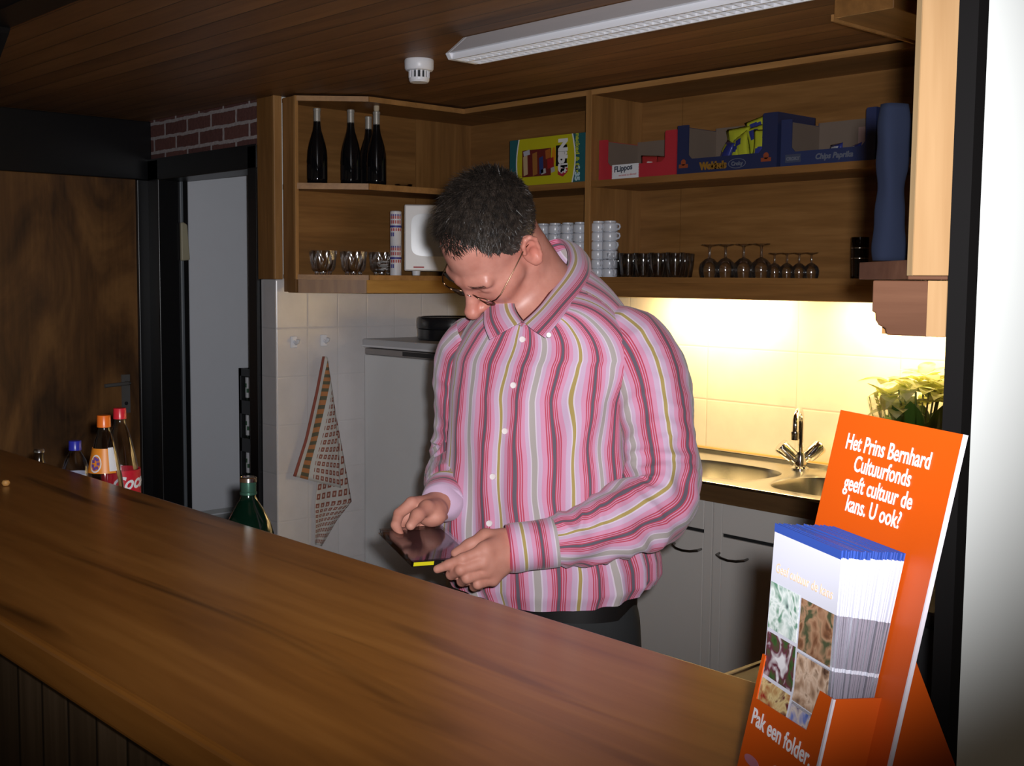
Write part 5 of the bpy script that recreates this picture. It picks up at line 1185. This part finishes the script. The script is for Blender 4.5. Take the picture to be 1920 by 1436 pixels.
# ---- glasses
GF = metal('brown_wire',(.22,.13,.08),.25)
eg = bpy.data.objects.new('eyeglasses', None); COL.objects.link(eg); eg.parent = man; eg.empty_display_size = .02; eg.location = tuple(H(0,.1,0)); tag(eg, 'thin wire eyeglasses')
GO = H(0,.1,0)
for s in (-1,1):
    m_ = MB(); pts = []
    for k in range(29):
        a = 2*math.pi*k/28; pts.append(Vector(H(s*(.0365+.0258*math.cos(a)), .1075-.004*abs(math.cos(a)+s*0)-.0025*(1-math.cos(a))*0+.0015*math.sin(a), -.012+.0165*math.sin(a))-GO))
    m_.tube(pts,.0010,8,False); m_.build('rim', GF, eg, smooth='all')
    m_ = MB(); m_.tube([Vector(H(s*x,y,z)-GO) for x,y,z in ((.0620,.1035,-.006),(.0700,.099,-.004),(.0765,.088,-.001),(.0795,.040,.004),(.0835,-.002,.012),(.0840,-.022,.008))],[.0012,.0014,.0012,.0010,.0012,.0014],8); m_.build('temple', GF, eg, smooth='all')
    m_ = MB(); ring = [Vector(H(s*(.0365+.0253*math.cos(a)), .1065-.004*abs(math.cos(a))+.0015*math.sin(a), -.012+.0160*math.sin(a))-GO) for a in [2*math.pi*k/28 for k in range(28)]]
    m_.extr(ring, Vector(hf)*.0008); m_.build('lens', thinglass('lens_glass',(.98,.98,.98),.12), eg)
m_ = MB(); m_.tube([Vector(H(x,.1085,-.006+.004*(1-(x/.011)**2))-GO) for x in (-.011,-.006,0,.006,.011)],.0011,8); m_.build('bridge', metal('steel_bridge',(.6,.58,.55),.2), eg, smooth='all')

# ---- striped cloth
PER = .117
def stripemat():
    m, nt, bs = nodes('pink_striped_cotton'); s = nd(nt,'ShaderNodeAttribute',attribute_name='stripe').outputs['Fac']
    f = ma(nt,'FRACT',ma(nt,'DIVIDE',s,PER)); PK, LV, RD, DK, OL, GR, WH = (.50,.215,.325),(.455,.315,.43),(.38,.040,.075),(.095,.072,.098),(.31,.225,.07),(.32,.28,.265),(.53,.44,.51)
    half = lambda o, mid, mw: [(o+0,DK),(o+.023,RD),(o+.038,PK),(o+.050,RD),(o+.064,PK),(o+.076,RD),(o+.092,PK),(o+.150,LV),(o+.25-mw-.018,WH),(o+.25-mw,mid),(o+.25+mw,WH),(o+.25+mw+.018,LV),(o+.35,PK),(o+.408,RD),(o+.424,PK),(o+.436,RD),(o+.450,PK),(o+.462,RD),(o+.477,DK)]
    st = half(0,OL,.020); st2 = half(.5,GR,.036)
    c1 = ramp(nt,f,[(min(p,1),c) for p,c in st[:-1]]+[(.477,DK)],'CONSTANT'); c2 = ramp(nt,f,[(p,c) for p,c in st2],'CONSTANT')
    c = mix(nt, ma(nt,'GREATER_THAN',f,.5), c1, c2)
    wv = nd(nt,'ShaderNodeTexNoise',{'Vector':nd(nt,'ShaderNodeTexCoord').outputs['Object'],'Scale':700.0,'Detail':1.0}).outputs[0]
    set_(nt, bs, col=c, rough=.85, sheen=.15, nrm=bump(nt,wv,.15,.0006)); return m
CLOTH = stripemat()
def fold(p, sc, amp, seed): return amp*(mnoise.noise(Vector((p[0]*sc[0]+seed,p[1]*sc[1]-seed,p[2]*sc[2]+2*seed))))
def ridge(v): return 1-2*abs(v)
# neck hole: crest of the collar and its turned-down lower edge, as curves about the neck (front, his left, back, his right, front)
CU = [at(1042,448,2.40)-MO, at(1068,488,2.295)-MO, at(1020,563,2.190)-MO, at(980,603,2.160)-MO]
CLo = [at(1084,478,2.44)-MO, at(1101,522,2.275)-MO, at(1056,588,2.150)-MO, at(1022,632,2.115)-MO]
def cat_open(P, f):
    n = len(P)-1; f = min(max(f,0),.99999)*n; i = int(f); t = f-i; a, b_, c, d = P[max(i-1,0)],P[i],P[i+1],P[min(i+2,n)]
    return .5*(b_*2+(c-a)*t+(a*2-b_*5+c*4-d)*t*t+(b_*3-a-c*3+d)*t**3)
sym_o = (CU[0]+CU[3])/2; _ax = (CU[0]-CU[3]).normalized(); symn = (TL_*.9+AH*.25); symn = (symn-_ax*symn.dot(_ax)).normalized()
def mir(p): return p-symn*(2*(p-sym_o).dot(symn))
def loop(P): return [P[3],P[2],P[1],P[0],mir(P[1]),mir(P[2]),mir(P[3])]
UPP, LOW = loop(CU), loop(CLo); LOWN = [p for p in LOW]; LOWN[0] = LOWN[6] = (CU[3]*.35+(LOW[0]+LOW[6])*.325)
# torso: rings from hem to neck (image row, left edge, right edge, half depth, squareness)
RG = [(1092,856,1214,.128,2.6,0),(1070,843,1226,.138,2.6,0),(1040,842,1226,.142,2.6,0),(980,845,1212,.142,2.6,0),(900,846,1196,.138,2.6,0),(820,846,1188,.134,2.6,0),(740,847,1188,.130,2.6,0),
      (680,850,1202,.124,2.5,0),(640,858,1216,.116,2.4,.0),(612,868,1214,.108,2.3,-.004),(585,882,1204,.098,2.2,-.010),(560,900,1180,.088,2.1,-.018)]
ct, st = math.cos(TA), math.sin(TA)
rings = []
for py, xl, xr, wy, pw, sh in RG:
    d = 2.27; W = (xr-xl)/2*d/FPX; wx = math.sqrt(max(1e-4, W*W-(st*wy)**2))/ct; c = at((xl+xr)/2, py, d)-MO; rings.append((c.z, c+TN*sh, wx, wy, pw))
def ring_at(z):
    for a, b_ in zip(rings, rings[1:]):
        if a[0] <= z <= b_[0]:
            f = (z-a[0])/(b_[0]-a[0]); f = f*f*(3-2*f)*.35+f*.65
            return a[1].lerp(b_[1],f), a[2]+(b_[2]-a[2])*f, a[3]+(b_[3]-a[3])*f, a[4]+(b_[4]-a[4])*f
    a = rings[0] if z < rings[0][0] else rings[-1]; return a[1], a[2], a[3], a[4]
NU, NV = 240, 150; TV = []; TS = []
zlo, zhi = rings[0][0], rings[-1][0]
for j in range(NV+1):
    for i in range(NU):
        th = 2*math.pi*i/NU                         # 0 = his left, pi/2 = front
        hem = .016*math.cos(2*th)-.004; f = j/NV; z = zlo+(zhi-zlo)*f; zz = z+hem*(1-f)**6*1.0
        c, wx, wy, pw = ring_at(z); q = (abs(math.cos(th))**pw+abs(math.sin(th))**pw)**(-1/pw)
        x, y = wx*q*math.cos(th), wy*q*math.sin(th)
        low = max(0,1-f/.55); k = 1.0
        p0 = (x*6, z*2.0, y*6)
        w1 = fold((th*2.2,z*3.0,0),(1,1,1),.010,3.1)+fold((th*5,z*5+th*2,0),(1,1,1),.0085,9.7)+.009*low*ridge(mnoise.noise(Vector((th*4.5,z*2.2,5.5))))*(1 if math.sin(th) > -.2 else .5)
        dg = max(0,math.exp(-((f-.66)/.16)**2))*.009*math.sin((th*7+z*26))*math.exp(-((math.cos(th)-.55)/.4)**2)
        k = 1+(w1+dg)/max(wx,wy)
        P = Vector((c.x,c.y,0))+TL_*(x*k)+TN*(y*k)+ZH*zz
        if f > .80:
            g = (f-.80)/.20; g = g*g*(3-2*g)*.6+g*.4; tt = ((math.pi/2-th)/(2*math.pi)) % 1; hole = cat_open(UPP,tt)*.55+cat_open(LOWN,tt)*.45
            P = P.lerp(hole, g)+ZH*(.012*math.sin(math.pi*g)*abs(math.cos(th)))
        TV.append(P)
        TS.append((math.pi/2-th)*.165*-1+.0016*math.sin(z*14+th*3)+.0035*math.sin(z*6.0)+.011*mnoise.noise(Vector((th*1.7,z*5.0,3.3)))+.005*mnoise.noise(Vector((th*4,z*13,8.1))))
TV = np.array([list(q) for q in TV]); TF = np.array([(j*NU+i, j*NU+(i+1)%NU, (j+1)*NU+(i+1)%NU, (j+1)*NU+i) for j in range(NV) for i in range(NU)])
TS = -np.array(TS)
# the stripe coordinate jumps at the back: keep the jump on a seam of whole periods
def proj(P):
    Q = np.asarray(P)+np.array(MO)-np.array(CAM); dz = Q@np.array(FW); return 960+FPX*(Q@np.array(RT))/dz, 718-FPX*(Q@np.array(UP))/dz, dz
def near(px, py, V): 
    x, y, d = proj(V); e = (x-px)**2+(y-py)**2; k = np.where(e < 30)[0]; k = k if len(k) else np.array([e.argmin()]); return k[d[k].argmin()]
ib = near(944,806,TV); TS = TS-TS[ib]+.25*PER+.011
yk = (np.repeat(np.arange(NV+1)/NV, NU) > .76) & ((TV-ch)@tn < ((TV-ch)@tn)[near(1132,562,TV)]); TS = np.where(yk, (TV-ch)@tn*1.0+.03, TS)     # the yoke is cut with its stripes along the shoulder
per = 2*math.pi*.165; 
shirt = np_object('shirt', TV, TF, CLOTH, man, {'stripe':TS}); tag(shirt, 'pink cotton shirt with grey, red and olive stripes')
def tube_cloth(name, keysl, nv, nu, parent, sfun, wr, seed, closed=False):
    # keysl: (px, py, d, radius); Catmull-Rom through them
    P = [np.array(at(*k[:3])-MO) for k in keysl]; Rr = [k[3] for k in keysl]; n = len(P); pts = []
    for j in range(nv+1):
        f = j/nv*(n-1); i = min(int(f),n-2); t = f-i; p0, p1, p2, p3 = P[max(i-1,0)],P[i],P[i+1],P[min(i+2,n-1)]; r0, r1, r2, r3 = Rr[max(i-1,0)],Rr[i],Rr[i+1],Rr[min(i+2,n-1)]
        cr = lambda a,b_,c,d: .5*(2*b_+(c-a)*t+(2*a-5*b_+4*c-d)*t*t+(3*b_-a-3*c+d)*t**3); pts.append((cr(p0,p1,p2,p3),cr(r0,r1,r2,r3)))
    VV = []; S = []; up = None; ln = 0
    for j, (c, r) in enumerate(pts):
        a, b_ = pts[max(j-1,0)][0], pts[min(j+1,nv)][0]; t = (b_-a)/np.linalg.norm(b_-a)
        if j: ln += np.linalg.norm(c-pts[j-1][0])
        if up is None: up = np.array(BH)
        x = np.cross(t,up); x /= np.linalg.norm(x); up = np.cross(x,t); up /= np.linalg.norm(up)
        for i in range(nu):
            an = 2*math.pi*i/nu; w_ = wr(j/nv); f = j/nv
            nz = w_*(.9*mnoise.noise(Vector((math.cos(an)*1.6+seed,math.sin(an)*1.6,ln*13)))+.8*ridge(mnoise.noise(Vector((math.cos(an)*1.1+seed*2,math.sin(an)*1.1+ln*6,ln*26))))-.25)
            VV.append(c+(x*math.cos(an)+up*math.sin(an))*(r+nz)); S.append(sfun(an, ln, f))
    FF = [(j*nu+i, j*nu+(i+1)%nu, (j+1)*nu+(i+1)%nu, (j+1)*nu+i) for j in range(nv) for i in range(nu)]
    return np_object(name, VV, FF, CLOTH, parent, {'stripe':S})
q_ = round(2*math.pi*.062/PER)*PER
wrk = lambda f: .0045+.010*math.exp(-((f-.55)/.16)**2)+.006*math.exp(-((f-.86)/.1)**2)
slv = lambda o: (lambda an, ln, f: o+an/(2*math.pi)*3*PER+.004*math.sin(ln*30+an)*math.exp(-((f-.6)/.2)**2))
tube_cloth('sleeve', [(1135,628,2.25,.060),(1184,655,2.215,.073),(1216,712,2.185,.072),(1232,800,2.16,.067),(1240,880,2.14,.066),(1232,942,2.115,.066),(1168,978,2.085,.062),(1105,1001,2.065,.052),(1062,1012,2.055,.046),(1038,1016,2.05,.041)], 130, 96, shirt, slv(.02), wrk, 1.3)
tube_cloth('sleeve', [(905,640,2.34,.062),(882,668,2.36,.068),(872,720,2.38,.064),(866,800,2.41,.056),(858,850,2.42,.052),(848,885,2.37,.050),(842,905,2.30,.046),(838,920,2.26,.040)], 110, 80, shirt, slv(.05), lambda f: .003+.008*math.exp(-((f-.62)/.2)**2), 6.1)
cfs = lambda o: (lambda an, ln, f: o+ln)
tube_cloth('cuff', [(1044,1016,2.05,.0425),(1015,1020,2.048,.0425),(985,1024,2.045,.0425),(960,1027.5,2.043,.0430),(959,1027.5,2.043,.0405),(985,1024,2.045,.0395)], 40, 72, shirt, cfs(-.030), lambda f: .0012, 2.2)
tube_cloth('cuff', [(838,918,2.262,.0405),(834,928,2.243,.0405),(830,940,2.218,.0410),(830,941,2.217,.0385),(834,930,2.24,.0375)], 36, 64, shirt, cfs(.027), lambda f: .0012, 4.2)
CV = []; CS = []; NA, NC = 120, 16; nctr = (CU[0]+CU[3])*.5
for j in range(NC+1):
    f = j/NC
    for i in range(NA+1):
        t = .004+.992*i/NA; a, c = cat_open(UPP,t), cat_open(LOW,t); inn = cat_open(LOWN,t)
        if f <= .25:
            g = f/.25; p = (inn*.6+a*.4).lerp(a, g); p = p+(nctr-p).normalized()*.006*(1-g*.6)
        else:
            g = (f-.25)/.75; p = a.lerp(c, g); p = p+((p-nctr).normalized()*.010+ZH*.004)*math.sin(math.pi*min(1,g*.95))+(p-nctr).normalized()*.004*g
        CV.append(p); CS.append(.018+g*.060 if f > .25 else .018-g*.03)
CF = [(j*(NA+1)+i, j*(NA+1)+i+1, (j+1)*(NA+1)+i+1, (j+1)*(NA+1)+i) for j in range(NC) for i in range(NA)]
co = np_object('collar', [list(q) for q in CV], CF, CLOTH, shirt, {'stripe':CS}); sm = co.modifiers.new('cloth','SOLIDIFY'); sm.thickness = .0015
# shoulder yoke seam pieces are part of the loft; buttons
BTN = plain('pearl_button',(.70,.62,.62),.25)
for px_, py_ in ((979,637),(961,718),(945,806),(922,890),(914,979)):
    k = near(px_,py_,TV); p = Vector(TV[k])
    nrm = (TN+BH*.15).normalized(); m_ = MB(); m_.lathe([(0,.0035),(.0035,.0030),(.0055,.0036),(.0060,.0018),(.0055,-.001),(0,-.001)],20,p+nrm*.0015,nrm.to_track_quat('Z','Y').to_matrix()); m_.build('button', BTN, shirt, smooth=True)
p = at(1029,628,2.105)-MO; m_ = MB(); m_.lathe([(0,.003),(.004,.0026),(.0048,.001),(0,-.001)],16,p,BH.to_track_quat('Z','Y').to_matrix()); m_.build('button', BTN, shirt, smooth=True)

# ---- trousers, belt, shoes
tr = SDF(); hp = at(1030,1135,2.27)-MO; hz = hp.z; hp0 = np.array((hp.x,hp.y,0))
P3 = lambda x, y, z: hp0+tl*x+tn*y+z_*z
tr.ell(P3(0,0,hz-.03), (.180,.120,.16), MT, .03)
for s in (-1,1): tr.chain([P3(s*.088,0,hz-.10),P3(s*.095,.012,.52),P3(s*.105,-.005,.075)], [.092,.068,.058], .03)
tr.p.append(('e', P3(0,0,hz+.22), np.array((.4,.4,.16)), np.eye(3), None, .004, True))
V2, F2 = tr.mesh(.008); TRM = plain('black_trousers',(.010,.0105,.011),.85)
np_object('trousers', V2, F2, TRM, man)
m_ = MB()
def belt(u, v):
    a = 2*math.pi*u; q = (abs(math.cos(a))**2.3+abs(math.sin(a))**2.3)**(-1/2.3); p = P3(.170*q*math.cos(a),.117*q*math.sin(a),hz+.005+.034*v); return tuple(p)
m_.grid(belt,96,2,True); m_.build('belt', plain('black_leather',(.008,.007,.007),.35), man, smooth='all')
for s in (-1,1):
    m_ = MB()
    def shoe(u, v):
        a = 2*math.pi*u; y = .125+.155*math.sin(v*math.pi-math.pi/2); wd = .046*(max(0,math.sin(math.pi*min(1,max(0,v))))**.45)*(1+.12*v)
        return tuple(P3(s*.112+wd*math.cos(a), y-.055+.0*v, max(.0,.042-.010*v+(.046-.024*v)*math.sin(a)*(1 if math.sin(a) > 0 else .9)*(math.sin(math.pi*v)**.3))))
    m_.grid(shoe,28,18,True); m_.build('shoe', plain('black_shoe_leather',(.009,.008,.008),.3), man, smooth='all')

# ---- the disc case in his hands
P1, P2, P3_ = at(704,996,2.09), at(774,1053,1.99), at(897,1044,2.055)
ux = (P3_-P2); ux = ux.normalized(); uy = P1-P2; uy = (uy-ux*uy.dot(ux)).normalized(); uz = ux.cross(uy); uz = uz if uz.z > 0 else -uz
cw, cl, chh = .142, .125, .010
t = thing('disc_case', 'clear plastic disc case with a yellow spine label held in both hands', 'disc case', tuple(P2))
CP = thinglass('case_plastic',(.97,.97,.98),.10)
def cb(nm, x0, x1, y0, y1, z0, z1, mt): 
    m_ = MB(); c = ux*((x0+x1)/2)+uy*((y0+y1)/2)+uz*((z0+z1)/2); m_.obox(c, ux*((x1-x0)/2), uy*((y1-y0)/2), uz*((z1-z0)/2)); return m_.build(nm, mt, t)
cb('lid',0,cl,0,cw,-.0018,-.0004,CP); cb('base',0,cl,0,cw,-chh,-chh+.0014,CP)
cb('frame_side',0,.0025,0,cw,-chh+.0014,-.0018,CP); cb('frame_side',cl-.0025,cl,0,cw,-chh+.0014,-.0018,CP); cb('frame_side',.0025,cl-.0025,cw-.0022,cw,-chh+.0014,-.0018,CP)
cb('tray',.003,cl-.003,.008,cw-.003,-chh+.002,-chh+.0045,plain('dark_tray',(.035,.022,.024),.3))
cb('cover_sheet',.004,cl-.004,.010,cw-.006,-.0040,-.0036,plain('dim_cover_print',(.72,.50,.50),.3,var=.35))
sp_ = cb('spine',0.001,cl-.001,-.0004,.006,-chh+.0003,-.0006,BLACK); cb('spine_label',.002,.040,-.0009,-.0003,-chh+.0018,-.0016,plain('yellow_spine',(.62,.55,.012),.4))
cb('spine_print',.055,.068,-.0009,-.0003,-chh+.0035,-.0038,plain('yellowgrey_print',(.40,.38,.18),.4))
for x, y in ((.004,.03),(.004,.11)): cb('hinge',x-.004,x,y-.004,y+.004,-.006,.0006,CP)
